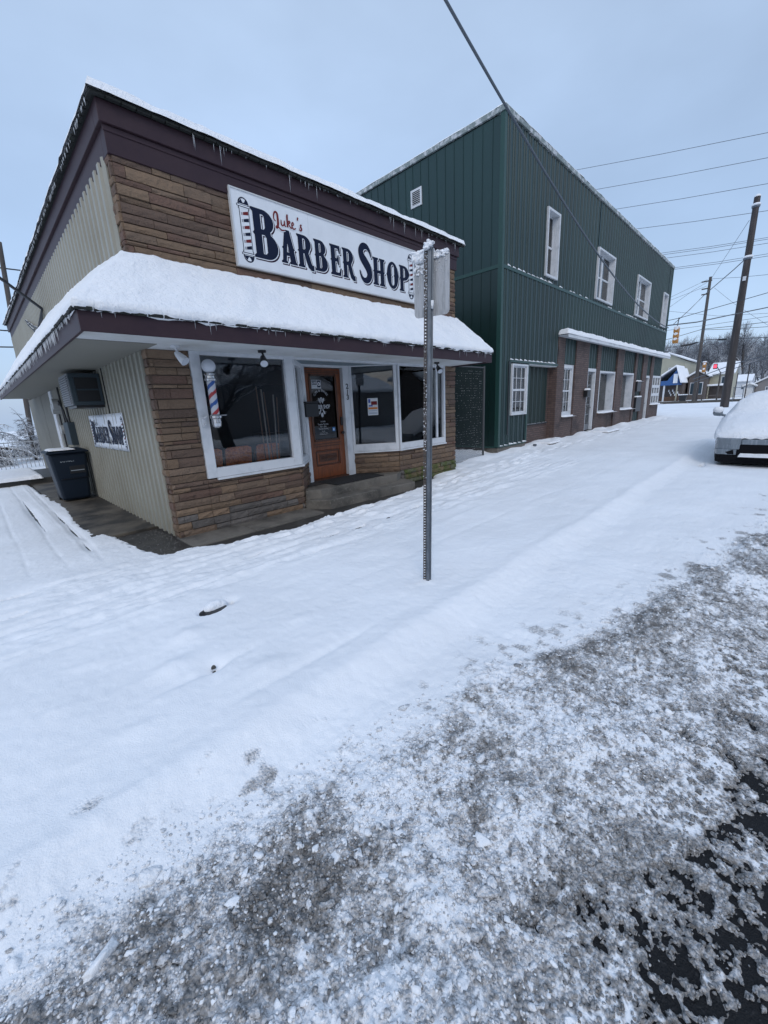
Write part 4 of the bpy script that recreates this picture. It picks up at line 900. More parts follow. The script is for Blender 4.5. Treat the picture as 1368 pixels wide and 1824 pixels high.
# steps
st = thing('doorstep', (4.9, 5.5, 0), 'two low worn concrete steps in the recessed doorway', 'steps')
MB().prism([(4.31, 6.27), (3.80, 5.72), (4.02, 5.56), (5.86, 5.50), (6.16, 5.66), (5.44, 6.27)], -.05, .29).build('landing', m_concrete, st, bevel=.012)
MB().prism([(3.74, 5.655), (4.00, 5.30), (6.02, 5.16), (6.22, 5.655)], -.2, .145).build('step', m_concrete, st, bevel=.015)
tag(MB().box(4.42, 5.62, .292, 5.62, 6.22, .304).build('door_mat', m_mat, bevel=.003), 'black rubber mat lying on the step before the wooden door', 'mat')
q = MB(); q.box(4.20, 6.20, 1.50, 4.235, 6.245, 1.77, 0)
mbx = thing('mailbox', (4.38, 6.2, 1.5), 'black wall mailbox on the left casing of the barber shop door', 'mailbox')
MB().box(4.25, 6.12, 1.50, 4.53, 6.255, 1.735).build('body', m_black, mbx, bevel=.01); MB().prism([(4.24, 6.105), (4.54, 6.105), (4.54, 6.255), (4.24, 6.255)], 1.74, 1.765).build('lid', m_black, mbx, bevel=.005)
# barber pole inside the left window
bp = thing('barber_pole', (2.39, 5.555, 1.35), 'barber pole with a white globe and red white blue stripes at the left window', 'barber pole')
px, py = 2.39, 5.555
hel = MB(); nz_, nk = 46, 28; z0, z1, rr_ = 1.62, 2.045, .052
for i in range(nz_):
    for k in range(nk):
        ph = ((i/nz_)*1.75 - k/nk) % 1; mi = 0 if ph < .28 else (1 if ph < .5 else (0 if ph < .78 else 2))
        zz0, zz1 = z0+(z1-z0)*i/nz_, z0+(z1-z0)*(i+1)/nz_; a0, a1 = 2*math.pi*k/nk, 2*math.pi*(k+1)/nk
        hel.add([(px+rr_*math.cos(a0), py+rr_*math.sin(a0), zz0), (px+rr_*math.cos(a1), py+rr_*math.sin(a1), zz0), (px+rr_*math.cos(a1), py+rr_*math.sin(a1), zz1), (px+rr_*math.cos(a0), py+rr_*math.sin(a0), zz1)], [(0, 1, 2, 3)], mi)
hel.build('striped_cylinder', [m_polew, m_poler, m_poleb], bp)
cp = MB(); cp.lathe([(.045, 2.045), (.072, 2.05), (.075, 2.075), (.062, 2.085), (.062, 2.11), (.072, 2.12), (.07, 2.14), (.04, 2.15)], px, py, 24)
cp.build('top_cap', m_chrome, bp, smooth=False)
cp = MB(); cp.lathe([(.03, 1.44), (.055, 1.46), (.062, 1.50), (.062, 1.56), (.078, 1.57), (.078, 1.60), (.06, 1.62)], px, py, 24)
cp.box(px-.01, py-.01, 1.595, px+.15, py+.01, 1.612); cp.build('bottom_cap', m_chrome, bp)
gl = MB(); gl.lathe([(.012*0+.03, 2.15)]+[(.088*math.sin(R_(a)), 2.235-.088*math.cos(R_(a))) for a in range(22, 180, 11)]+[(.002, 2.323)], px, py, 24); gl.build('globe', m_milk, bp, smooth=True)
# waiting chairs behind the left window
def chair(x, lab):
    t = thing('waiting_chair', (x, 6.35, .3), lab, 'chair', 'chairs behind the left window')
    b = MB(); P = []
    for i in range(9):
        a = i/8; row = []
        for j in range(7):
            c = j/6; wv = .22-.02*c*0; e = 1 if 0 < i < 8 else .93
            row.append((x-.22+.44*a, 6.16+.05*math.sin(a*math.pi)-.06*c, .76+.36*c*e))
        P.append(row)
    b.grid(P); o = b.build('backrest', m_chair, t, smooth=True); s_ = o.modifiers.new('t', 'SOLIDIFY'); s_.thickness = .035; bb = o.modifiers.new('b', 'BEVEL'); bb.width = .012; bb.segments = 3
    MB().box(x-.23, 6.18, .70, x+.23, 6.62, .76).build('seat', m_chair, t, bevel=.02)
    for sx in (-1, 1):
        for yy in (6.2, 6.6): MB().tube([(x+.2*sx, yy, .3), (x+.2*sx, yy, .70)], .011, 8).build('leg', m_chrome, t)
        MB().tube([(x+.21*sx, 6.2, .70), (x+.21*sx, 6.19, .95), (x+.21*sx, 6.13, 1.05)], .011, 8).build('back_frame', m_chrome, t)
for x, l in ((2.42, 'orange vinyl waiting chair half hidden behind the left window frame'), (2.90, 'orange vinyl waiting chair in the middle of the left shop window'), (3.42, 'orange vinyl waiting chair at the right of the left shop window')): chair(x, l)
q = MB()
rods = thing('leaning_rods', (3.4, 6.1, .3), 'bundle of thin poles leaning inside the left shop window', 'poles')
for k, (a, b) in enumerate(((3.22, 3.28), (3.30, 3.34), (3.34, 3.42), (3.50, 3.46), (3.56, 3.50))): MB().tube([(b+.06, 6.05, .3), (a, 5.9, 2.0-.04*k)], .009+.004*(k % 2), 8).build('rod', mat('rod_%s' % 'abcde'[k], ((.2, .12, .08), (.3, .27, .24))[k % 2], .4), rods)
# floodlights and camera
def flood(x, y, lab, m, two=True):
    t = thing('floodlight', (x, y, 2.42), lab, 'floodlight'); MB().lathe([(.055, 2.40), (.055, 2.427)], x, y, 18).build('mount', m, t)
    MB().tube([(x, y, 2.40), (x+.01, y-.01, 2.36), (x-.02, y-.03, 2.34)], .014, 8).build('arm', m, t)
    d = Vector((-.35, -.75, -.75)).normalized() if not two else Vector((.35, -.6, -.7)).normalized(); p = Vector((x-.01, y-.02, 2.35))
    MB().tube([p, p+d*.03, p+d*.10, p+d*.16], [.022, .036, .05, .056], 16).build('head', m, t); MB().tube([p+d*.155, p+d*.165], .05, 16).build('lens', m_milk, t)
flood(1.93, 5.33, 'white round floodlight under the awning at the left stone corner', m_white); flood(3.02, 5.25, 'black floodlight under the awning over the left window', m_black, False); flood(6.9, 5.25, 'black floodlight under the awning behind the street sign post', m_black, False)
fx_ = MB(); fx_.box(2.225, 5.63, 1.46, 2.285, 5.648, 1.60); fx_.tube([(2.25, 5.64, 1.56), (2.25, 5.60, 1.58), (2.28, 5.59, 1.60)], .014, 8); fx_.tube([(2.25, 5.64, 1.50), (2.26, 5.60, 1.49)], .012, 8)
tag(fx_.build('hose_bracket', m_white), 'small white metal bracket screwed to the left window casing', 'bracket')
# air conditioner
ac = thing('air_conditioner', (1.5, 8.4, 1.8), 'grey window air conditioner box sticking out under the side soffit', 'air conditioner')
q = MB(); q.box(1.27, 8.17, 1.87, X0-.03, 8.19, 1.93); q.box(1.27, 8.17, 2.30, X0-.03, 8.19, 2.36); q.box(1.27, 8.17, 1.93, 1.34, 8.19, 2.30); q.box(X0-.07, 8.17, 1.93, X0-.03, 8.19, 2.30); q.box(1.34, 8.172, 2.10, X0-.07, 8.188, 2.125)
q.box(1.27, 8.19, 1.87, X0-.03, 9.0, 2.36); q.build('cabinet', m_acgrey, ac, bevel=.006)
q = MB(); q.box(1.342, 8.1745, 1.932, X0-.072, 8.1885, 2.10); q.box(1.342, 8.1745, 2.125, X0-.072, 8.1885, 2.298); q.build('intake', m_black, ac)
q = MB(); q.box(1.262, 8.21, 1.875, 1.269, 8.98, 2.355)
for k in range(13):
    z = 1.90+k*.034; q.box(1.245, 8.24, z, 1.262, 8.95, z+.016)
q.build('louvre', m_aclouv, ac)
MB().box(1.3, 8.2, 1.83, X0-.03, 8.9, 1.869).build('bracket', m_black, ac)
# electrical gear
el = thing('electric_meter', (1.6, 12.3, 1.3), 'electric meter with conduits under the side soffit', 'meter')
MB().box(X0-.16, 11.35, 1.12, X0-.025, 11.95, 1.62).build('breaker_box', m_acgrey, el, bevel=.01)
q = MB(); q.tube([(X0-.03, 12.3, 1.46), (X0-.18, 12.3, 1.46)], [.11, .10], 16); q.tube([(X0-.03, 12.5, 2.05), (X0-.2, 12.5, 2.05)], [.13, .12], 16); q.tube([(X0-.03, 12.75, 1.95), (X0-.2, 12.75, 1.95)], [.13, .12], 16); q.build('meter_dial', mat('meter_grey', (.33, .34, .34), .4), el)
q = MB(); q.tube([(X0-.06, 11.7, 1.62), (X0-.06, 11.75, 2.42)], .025, 8); q.tube([(X0-.06, 12.3, 1.5), (X0-.06, 12.3, 2.42)], .02, 8); q.tube([(X0-.08, 12.5, 2.0), (X0-.12, 12.1, 2.1), (X0-.1, 11.9, 1.9), (X0-.08, 11.85, 1.6)], .02, 8); q.tube([(X0-.06, 12.9, .5), (X0-.06, 12.9, 1.9)], .02, 8); q.build('conduit', m_black, el)
# snow along the sill ledges
# wheeled bin
bn2 = thing('wheeled_bin', (1.3, 10.7, .05), 'dark blue wheeled rubbish bin with snow on its lid beside the ribbed wall', 'bin')
def taper(mb, cx, cy, w0, d0, w1, d1, z0, z1, mi=0):
    vs = [(cx+sx*w0/2, cy+sy*d0/2, z0) for sx, sy in ((-1, -1), (1, -1), (1, 1), (-1, 1))]+[(cx+sx*w1/2, cy+sy*d1/2, z1) for sx, sy in ((-1, -1), (1, -1), (1, 1), (-1, 1))]
    mb.add(vs, [(3, 2, 1, 0), (4, 5, 6, 7), (0, 1, 5, 4), (1, 2, 6, 5), (2, 3, 7, 6), (3, 0, 4, 7)], mi)
q = MB(); taper(q, 1.30, 10.62, .48, .54, .64, .70, .06, 1.02); q.build('body', m_bin, bn2, bevel=.05)
q = MB(); taper(q, 1.30, 10.60, .70, .78, .70, .78, 1.02, 1.055); taper(q, 1.30, 10.62, .68, .74, .50, .55, 1.056, 1.10); q.build('lid', m_bin, bn2, bevel=.015)
q = MB(); q.box(1.10, 10.30-.02, .50, 1.16+.42, 10.32, .505); q.box(1.28, 10.292, .60, 1.54, 10.33, .83); q.build('front_ribs', m_black, bn2, bevel=.01)
q = MB(); text_on(q, 'DISTRICT', 1.27, .845, .07, 10.283, .8, .001); q.box(1.29, 10.285, .655, 1.52, 10.2875, .668); q.build('lettering', mat('faded_print', (.35, .4, .45), .7), bn2)
for sy in (-1, 1):
    q = MB(); q.tube([(1.30+.22*sy-.03, 10.88, .13), (1.30+.22*sy+.03, 10.88, .13)], .10, 18); q.build('wheel', m_tyre, bn2)
MB().tube([(1.05, 11.02, 1.0), (1.55, 11.02, 1.0)], .014, 8).build('handle', m_bin, bn2)
so_ = snow_slab('lid_snow', 1.0, 10.24, 1.45, 10.95, 1.085, .03, bn2, rnd=.1, seed=33)

# ================================================================== CHAIN LINK GATE
fen = thing('chain_link_gate', (8.2, 6.2, 0), 'tall chain link gate closing the gap between the stone shop and the green building', 'gate')
q = MB(); q.tube([(10.27, 6.2, -.05), (10.27, 6.2, 2.56)], .03, 10); q.tube([(8.24, 6.2, -.05), (8.24, 6.2, 2.5)], .024, 8); q.tube([(8.24, 6.2, 2.52), (10.27, 6.2, 2.52)], .02, 8); q.tube([(8.24, 6.2, .06), (10.27, 6.2, .06)], .018, 8)
q.build('gate_frame', mat('dull_steel', (.06, .065, .07), .6), fen)
q = MB(); W_, H_, D_ = 2.03, 2.45, .062
for k in range(-int(H_/D_)-1, int(W_/D_)+1):
    for sg in (1, -1):
        x0, z0_ = k*D_, .06; a0 = max(0, -x0); a1 = min(H_, W_-x0)
        if a1 - a0 < .02: continue
        pts = [(x0+a0, a0), (x0+a1, a1)]
        if sg < 0: pts = [(W_-x, z) for x, z in pts]
        q.tube([(8.24+x, 6.2+.004*sg, .06+z) for x, z in pts], .0026, 3, cap=False)
q.build('wire_mesh', mat('mesh_wire', (.035, .037, .04), .6), fen)
q = MB(); rr = random.Random(3)
for k in range(520):
    i, j = rr.randint(0, 31), rr.randint(0, 38); s = rr.uniform(.002, .0045)*(1.6 if k < 12 else 1); x, z = 8.24+i*D_+rr.uniform(0, .01), .06+j*D_; q.box(x-s, 6.19, z-s*.6, x+s, 6.205, z+s*.6)
tag(q.build('stuck_snow', m_snow, fen), kind='stuff')

# ================================================================== GREEN BUILDING
gb_ = thing('green_metal_building', (11.2, 6.27, 0), 'tall two storey building clad in dark green ribbed metal with brick pillars at street level', 'building')
GX0, GX1, GY, GYB, GT = 11.2, 31.4, 6.27, 12.0, 8.72
core = MB(); core.box(GX0+.03, GY+.42, -.3, GX1-.03, GYB, GT-.02); core.box(GX0+.03, GY+.30, 2.78, GX1-.03, GY+.42, GT-.02); core.box(GX0+.03, GY+.02, -.3, 13.05, GY+.42, 2.78)
core.build('light_block_core', m_green_d, gb_)  # core added only to block light behind the thin siding sheets
def gsiding(x0, x1, z0, z1, holes=(), name='metal_siding', y=GY, pitch=.305, m=m_green):
    mb = MB(); cuts = sorted(set([x0, x1]+[c for h in holes for c in (h[0], h[1]) if x0 < c < x1]))
    for a, b in zip(cuts[:-1], cuts[1:]):
        spans = [(z0, z1)]
        for h in holes:
            if h[0] <= a+1e-6 and h[1] >= b-1e-6: spans = [s for lo, hi in spans for s in ((lo, min(hi, h[2])), (max(lo, h[3]), hi)) if s[1]-s[0] > .01]
        # profile points between a and b on the global pitch
        pr = []; k0 = math.floor(a/pitch)-1
        for k in range(k0, int(b/pitch)+2):
            for u, d in ((0, 0), (.09, 0), (.102, -.018), (.128, -.018), (.140, 0), (.19, 0), (.202, -.022), (.275, -.022), (.29, 0)):
                X_ = k*pitch+u
                if a < X_ < b: pr.append((X_, d))
        pr = [(a, pr[0][1] if pr else 0)]+pr+[(b, pr[-1][1] if pr else 0)]
        for lo, hi in spans:
            vs = [p for X_, d in pr for p in ((X_, y+d, lo), (X_, y+d, hi))]; mb.add(vs, [(2*i, 2*i+2, 2*i+3, 2*i+1) for i in range(len(pr)-1)])
    return mb.build(name, m, gb_)
UW = [(13.86, 14.78, 5.40, 7.30), (18.50, 20.55, 5.36, 7.18), (24.1, 26.5, 5.38, 7.18), (29.5, 30.6, 5.40, 7.20)]
gsiding(GX0+.04, GX1-.04, 5.26, GT-.05, UW)
gsiding(GX0+.04, GX1-.04, 3.74, 5.17); gsiding(GX0+.04, 15.28, 2.80, 3.74); gsiding(GX0+.04, 12.98, .27, 2.80, [(11.88, 12.90, 1.17, 2.69)])
# side face: flat panels with raised seams
for z0_, z1_, mm_ in ((.27, 5.17, mat('lower_green_sheet', (.005, .021, .019), .35)), (5.26, GT-.05, m_green)):  # lower sheet gets a darker, smoother green than the upper
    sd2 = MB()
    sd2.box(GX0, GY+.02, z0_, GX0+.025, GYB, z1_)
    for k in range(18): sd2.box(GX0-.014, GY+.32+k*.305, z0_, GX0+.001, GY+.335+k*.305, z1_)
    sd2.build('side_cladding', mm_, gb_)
tr_ = MB(); tr_.box(GX0-.02, GY-.03, .25, GX0+.10, GY+.10, GT+.0); tr_.box(GX0-.018, GY+.1, 5.17, GX0+.02, GYB, 5.26); tr_.box(GX0+.1, GY-.032, 5.17, GX1, GY+.01, 5.26)
tr_.box(GX1-.10, GY-.03, 3.7, GX1, GY+.1, GT); tr_.box(12.98, GY-.028, .25, 13.06, GY+.2, 2.76); tr_.box(GX0+.1, GY-.026, .23, 12.98, GY+.01, .275); tr_.box(GX0-.016, GY+.1, .23, GX0+.01, GYB, .275)
tr_.box(GX0+.6, GY-.034, 2.735, 15.3, GY+.0, 2.80)
tr_.build('corner_trim', m_green_trim, gb_, bevel=.004)
pt_ = MB(); pt_.box(GX0-.05, GY-.06, GT-.02, GX1+.05, GY+.25, GT+.11); pt_.box(GX0-.05, GY+.25, GT-.02, GX0+.2, GYB+.1, GT+.11); pt_.build('parapet_cap', mat('parapet_metal', (.20, .24, .24), .6, var=(6, (.5, .52, .54), .48, .6)), gb_, bevel=.01)
snow_slab('parapet_snow', GX0-.05, GY-.06, GX1+.05, GY+.26, GT+.108, .05, gb_, step=.1, rnd=.08, seed=51)
snow_slab('parapet_snow', GX0-.05, GY+.2, GX0+.25, GYB+.1, GT+.108, .05, gb_, step=.1, rnd=.08, seed=53)
fd = MB(); fd.box(GX0+.02, GY+.0, -.3, 13.05, GY+.4, .23); fd.build('foundation', m_concrete, gb_, bevel=.01)
fd = MB(); fd.box(GX0+.015, GY+.4, -.3, GX0+.2, GYB, .23); fd.build('foundation', m_wet, gb_)
rf = MB(); rf.add([(GX0, GY+.2, GT-.03), (GX1, GY+.2, GT-.03), (GX1, GYB, GT-.03), (GX0, GYB, GT-.03)], [(0, 1, 2, 3)]); rf.box(GX1-.03, GY+.1, -.3, GX1, GYB, GT-.03); rf.box(GX0, GYB-.03, -.3, GX1, GYB+.02, GT); rf.build('roof', m_green_d, gb_)
# brick ground floor
br = MB()
br.box(13.06, GY+.25, -.3, 15.33, GY+.42, .80); br.box(13.06, GY+.252, .8, 13.36, GY+.418, 2.76); br.box(15.12, GY+.252, .8, 15.33, GY+.418, 2.76)
br.box(15.30, GY-.02, -.3, 15.90, GY+.42, 3.72)                       # first pillar with its return
br.box(15.90, GY, -.3, 17.02, GY+.4, .92)
br.box(17.02, GY-.02, -.3, 18.40, GY+.42, 3.72); br.box(19.44, GY-.02, -.3, 19.86, GY+.4, 3.72)
br.box(19.86, GY, -.3, 22.1, GY+.4, .84); br.box(22.1, GY-.06, -.3, 23.1, GY+.4, 3.72); br.box(23.1, GY, -.3, 25.25, GY+.4, .86); br.box(25.25, GY-.04, -.3, 25.62, GY+.4, 3.72)
br.box(26.8, GY-.03, -.3, 27.7, GY+.4, 3.72); br.box(28.6, GY-.03, -.3, 29.2, GY+.4, 3.72); br.box(29.2, GY, -.3, GX1, GY+.4, .98); br.box(31.2, GY-.02, .98, GX1, GY+.4, 2.7)
br.build('brick_wall', m_brick, gb_)
for a, b, z in ((15.90, 17.02, 2.84), (18.40, 19.44, 2.76), (19.86, 22.1, 2.72), (23.1, 25.25, 2.70), (27.7, 28.6, 2.64), (29.2, 31.36, 2.66)): gsiding(a, b, z, 3.72, y=GY+.045, name='infill_panel')
gsiding(25.62, 26.8, .2, 3.72, y=GY+.045, name='infill_panel')
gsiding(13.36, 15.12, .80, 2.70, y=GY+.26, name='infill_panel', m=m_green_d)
q = MB(); q.box(13.3, GY+.19, .76, 15.14, GY+.25, .80); q.build('sill', m_cable, gb_); MB().box(13.06, GY, 2.70, 15.3, GY+.42, 2.733).build('recess_soffit', m_soffit, gb_)
# ledges with snow
lg = MB(); lg.box(15.26, GY-.34, 3.725, GX1+.05, GY+.0, 3.76); lg.box(15.26, GY-.36, 3.66, GX1+.05, GY-.34, 3.78); lg.build('ledge', m_white, gb_, bevel=.004)
snow_slab('ledge_snow', 15.22, GY-.38, GX1+.06, GY+.01, 3.775, .19, gb_, step=.08, rnd=.12, seed=61)
def bits(x0, x1, y, z, prob, seed, dep=.04, mx=.3):
    m = MB(); rr = random.Random(seed); x = x0
    while x < x1-.1:
        w_ = mx*rr.uniform(.55, .95); h = rr.uniform(.025, .06)
        if rr.random() < prob:
            m.add([(x, y, z), (x+w_, y, z), (x+w_, y-dep, z), (x, y-dep, z), (x+.02, y, z+h), (x+w_*.7, y, z+h*.6), (x+w_*.7, y-dep*.8, z+h*.45), (x+.02, y-dep*.8, z+h*.8)], [(0, 1, 2, 3), (7, 6, 5, 4), (0, 4, 5, 1), (1, 5, 6, 2), (2, 6, 7, 3), (3, 7, 4, 0)])
        x += mx
    return tag(m.build('trim_snow', m_snow, gb_), kind='stuff')
bits(11.5, 14.2, GY, 5.262, .95, 1); bits(14.2, 31, GY, 5.262, .45, 2); bits(11.8, 15.2, GY, 2.802, 1, 3, .05); bits(11.3, 12.95, GY, .277, .9, 4)
m = MB(); rr = random.Random(8)
# windows of the green building
def sash(x0, x1, z0, z1, double=False, grid=False, y=GY, wd=.10, curtain=True, name='window', gm_=m_glass_up, deep=.0):
    f = MB(); f.box(x0, y-.05, z0, x0+wd, y+.06, z1); f.box(x1-wd, y-.05, z0, x1, y+.06, z1); f.box(x0+wd, y-.048, z0, x1-wd, y+.06, z0+wd); f.box(x0+wd, y-.048, z1-wd, x1-wd, y+.06, z1)
    iy = y+.0+deep; a, b, c, d = x0+wd, x1-wd, z0+wd, z1-wd
    cols = [(a, b)] if not double else [(a, (a+b)/2-.05), ((a+b)/2+.05, b)]
    if double: f.box((a+b)/2-.05, iy-.01, c, (a+b)/2+.05, iy+.05, d)
    if deep: f.box(x0+wd, y+.06, z0, x0+wd+.02, iy+.06, z1); f.box(x1-wd-.02, y+.06, z0, x1-wd, iy+.06, z1); f.box(x0+wd, y+.061, z0+wd-.02, x1-wd, iy+.06, z0+wd); f.box(x0+wd, y+.061, z1-wd, x1-wd, iy+.06, z1-wd+.02)
    o = f.build(name, m_white, gb_, bevel=.004)
    zm = (c+d)/2
    for i, (p, q_) in enumerate(cols):
        s = MB(); s.box(p, iy, zm-.03, q_, iy+.035, zm+.03); s.box(p, iy+.001, c, p+.04, iy+.034, d); s.box(q_-.04, iy+.001, c, q_, iy+.034, d); s.box(p+.04, iy+.002, c, q_-.04, iy+.033, c+.05); s.box(p+.04, iy+.002, d-.04, q_-.04, iy+.033, d)
        if grid:
            for k in (1, 2): xx = p+(q_-p)*k/3; s.box(xx-.007, iy+.003, c, xx+.007, iy+.02, d)
            for zz in ((c+zm)/2, (zm+d)/2): s.box(p, iy+.004, zz-.007, q_, iy+.019, zz+.007)
        s.build('sash', m_white, o)
        MB().box(p+.03, iy+.022, c+.03, q_-.03, iy+.026, d-.03).build('pane', gm_, o)
        if curtain: MB().box(p+.0, iy+.10, c+(0 if i == 0 else .2), q_-.0, iy+.11, d).build('blind', m_curtain, o)
    return o
q = MB()
for a, b, c, d in UW: q.box(a+.02, GY+.03, c+.02, b-.02, GY+.30, d-.02)
# pockets behind upper windows are cut by placing dark boxes slightly proud of the light-blocking core
sash(13.86, 14.78, 5.40, 7.30, y=GY-.03, curtain=False, deep=.15, wd=.07); sash(18.50, 20.55, 5.36, 7.18, True, y=GY-.03, curtain=False, deep=.15, wd=.07); sash(24.1, 26.5, 5.38, 7.18, True, y=GY-.03, curtain=False, deep=.15, wd=.07); sash(29.5, 30.6, 5.40, 7.20, y=GY-.03, curtain=False, deep=.15, wd=.07)
bl_ = MB()
for a, b, c, d, f in ((13.98, 14.66, 5.52, 7.18, .55), (18.62, 19.45, 5.5, 7.06, .5), (19.6, 20.43, 5.5, 7.06, .75), (24.2, 25.2, 5.5, 7.06, .6), (25.35, 26.4, 5.5, 7.06, .3), (29.6, 30.5, 5.5, 7.1, 1)):
    bl_.box(a-.03, GY+.18, d-(d-c)*f, b+.03, GY+.19, d+.05)
bl_.build('blinds', m_curtain, gb_)
sash(11.88, 12.90, 1.17, 2.69, grid=True, wd=.055, y=GY-.03, curtain=False)
MB().box(11.93, GY+.012, 1.2, 12.86, GY+.018, 2.65).build('blinds', mat('net_curtain', (.16, .19, .18), .8, var=(3, (.07, .10, .09), .4, .6)), gb_)
MB().box(11.70, GY-.05, .6, 11.74, GY-.03, 2.75).build('downspout', m_black, gb_)
o = sash(15.95, 17.0, .93, 2.83, grid=True, wd=.13, y=GY+.10, curtain=True)
MB().box(15.9, GY-.05, .86, 17.02, GY+.10, .922).build('sill', m_brick, gb_); snow_slab('sill_snow', 15.9, GY-.06, 17.02, GY+.1, .922, .05, gb_, rnd=.05, seed=5)
# shop windows: white lined boxes set back
for (a, b, zb) in ((19.9, 22.06, .9), (23.12, 25.22, .92)):
    f = MB(); f.box(a, GY-.01, zb, a+.08, GY+.40, 2.70); f.box(b-.08, GY-.01, zb, b, GY+.40, 2.70); f.box(a+.08, GY-.008, 2.62, b-.08, GY+.40, 2.70); f.box(a+.08, GY-.008, zb, b-.08, GY+.40, zb+.07); o = f.build('display_window', m_white, gb_, bevel=.004)
    MB().box(a+.08, GY+.32, zb+.07, b-.08, GY+.326, 2.62).build('pane', m_glass_up, o); q = MB(); q.box(a+.08, GY+.372, zb+.07, b-.9, GY+.376, 2.62); q.build('curtain', m_curtain, o)
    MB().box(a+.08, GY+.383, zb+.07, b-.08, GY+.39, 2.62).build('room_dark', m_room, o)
    MB().box(a, GY-.08, zb-.08, b, GY-.01, zb-.01).build('sill', m_brick, gb_); snow_slab('sill_snow', a, GY-.09, b, GY-.0, zb-.01, .06, gb_, rnd=.05, seed=int(a))
# doors
def gdoor(x0, x1, z0, z1, panes):
    f = MB(); f.box(x0, GY+.0, z0, x0+.07, GY+.2, z1); f.box(x1-.07, GY+.0, z0, x1, GY+.2, z1); f.box(x0+.07, GY+.002, z1-.12, x1-.07, GY+.2, z1); o = f.build('door_frame', m_white, gb_, bevel=.003)
    d = MB(); d.box(x0+.07, GY+.12, z0, x0+.18, GY+.16, z1-.12); d.box(x1-.18, GY+.12, z0, x1-.07, GY+.16, z1-.12); d.box(x0+.18, GY+.121, z0, x1-.18, GY+.159, z0+.25); d.box(x0+.18, GY+.121, z1-.24, x1-.18, GY+.159, z1-.12)
    for k in range(1, panes): zz = z0+.25+(z1-z0-.5)*k/panes; d.box(x0+.18, GY+.122, zz-.02, x1-.18, GY+.158, zz+.02)
    dd = d.build('door', m_aclouv, o); MB().box(x0+.18, GY+.135, z0+.25, x1-.18, GY+.14, z1-.24).build('pane', m_glass_up, dd); MB().box(x0+.07, GY+.3, z0, x1-.07, GY+.31, z1-.1).build('dark_hall', m_room, o)
    MB().tube([(x1-.15, GY+.12, z0+.95), (x1-.15, GY+.06, z0+.95)], .025, 10).build('handle', m_chrome, dd)
gdoor(18.42, 19.42, .22, 2.76, 5); gdoor(27.72, 28.58, .15, 2.64, 1)
# many paned window at the far end
f = MB(); f.box(29.25, GY-.03, .98, 31.2, GY+.03, 1.10); f.box(29.25, GY-.03, 2.55, 31.2, GY+.03, 2.66); 
for k in range(4): x = 29.25+k*.617; f.box(x, GY-.032, 1.10, x+.11, GY+.03, 2.55)
for k in (1, 2): z = 1.10+1.45*k/3; f.box(29.36, GY-.03, z-.10, 31.1, GY+.028, z+.06)
o = f.build('window', m_white, gb_); MB().box(29.3, GY+.04, 1.05, 31.2, GY+.045, 2.6).build('pane', m_glass_up, o); MB().box(29.25, GY+.10, 1.0, 31.2, GY+.11, 2.62).build('blind', m_room, o)
snow_slab('sill_snow', 29.1, GY-.12, 31.45, GY+.0, .985, .06, gb_, rnd=.05, seed=15)
# gable vent on the side
v = MB(); v.box(GX0-.03, 8.99, 7.55, GX0+.0, 9.05, 8.03); v.box(GX0-.03, 9.36, 7.55, GX0+.0, 9.42, 8.03); v.box(GX0-.0295, 9.05, 7.97, GX0, 9.36, 8.03); v.box(GX0-.0295, 9.05, 7.55, GX0, 9.36, 7.61)
for k in range(7): z = 7.63+k*.05; v.add([(GX0-.028, 9.05, z), (GX0-.028, 9.36, z), (GX0-.003, 9.36, z+.03), (GX0-.003, 9.05, z+.03), (GX0-.028, 9.05, z-.006), (GX0-.028, 9.36, z-.006), (GX0-.003, 9.36, z+.024), (GX0-.003, 9.05, z+.024)], [(3, 2, 1, 0), (4, 5, 6, 7), (0, 1, 5, 4), (2, 3, 7, 6)])
v.build('vent', m_white, gb_); MB().box(GX0-.017, 9.03, 7.6, GX0-.0155, 9.38, 7.99).build('vent_void', m_black, gb_)
# things on and by it
def wall_box(name, x, y, z, w_, h, lab, cat='mailbox', snow_=True):
    t = thing(name, (x, y, z), lab, cat); MB().box(x-w_/2, y-.16, z, x+w_/2, y, z+h).build('body', m_black, t, bevel=.02); MB().box(x-w_/2-.01, y-.175, z+h-.03, x+w_/2+.01, y, z+h+.012).build('lid', m_black, t, bevel=.008)
    if snow_: snow_slab('lid_snow', x-w_/2-.01, y-.175, x+w_/2+.01, y, z+h+.012, .07, t, rnd=.05, seed=int(x*7))
wall_box('mailbox', 18.2, GY-.022, 1.62, .34, .26, 'small black mailbox on the brick pillar beside the glass door of the green building'); wall_box('mailbox', 25.95, GY+.02, 1.78, .75, .5, 'upper black letter box of the pair on the green building'); wall_box('drop_box', 26.15, GY+.02, .72, 1.0, .75, 'big black drop box under the letter box on the green building', 'drop box')
for (x, w_, d_, lab, seed) in ((14.2, .9, .4, 'snow covered stone step at the recess of the green building', 1), (19.6, 1.6, .7, 'snow covered concrete step before the glass door of the green building', 2)):
    t = thing('stone_step', (x, GY-.4, 0), lab, 'step'); MB().box(x-w_/2, GY-.15-d_, -.1, x+w_/2, GY-.03, .14).build('block', m_concrete, t, bevel=.02); snow_slab('step_snow', x-w_/2-.02, GY-.17-d_, x+w_/2+.02, GY-.02, .138, .07, t, rnd=.1, seed=seed)
t = thing('downpipe_stub', (13.25, 6.0, 0), 'short grey pipe stub poking from the snow by the green building corner', 'pipe'); MB().tube([(13.3, 6.05, -.1), (13.3, 6.05, .16)], .06, 12).build('pipe', m_galv, t)

# ================================================================== SIGN POST
sg = thing('street_sign', (2.68, 2.19, 0), 'galvanised sign post with the snowy back of a small traffic sign', 'street sign')
P0, P1 = Vector((2.68, 2.19, -.1)), Vector((2.80, 2.19, 2.80)); ax = (P1-P0)
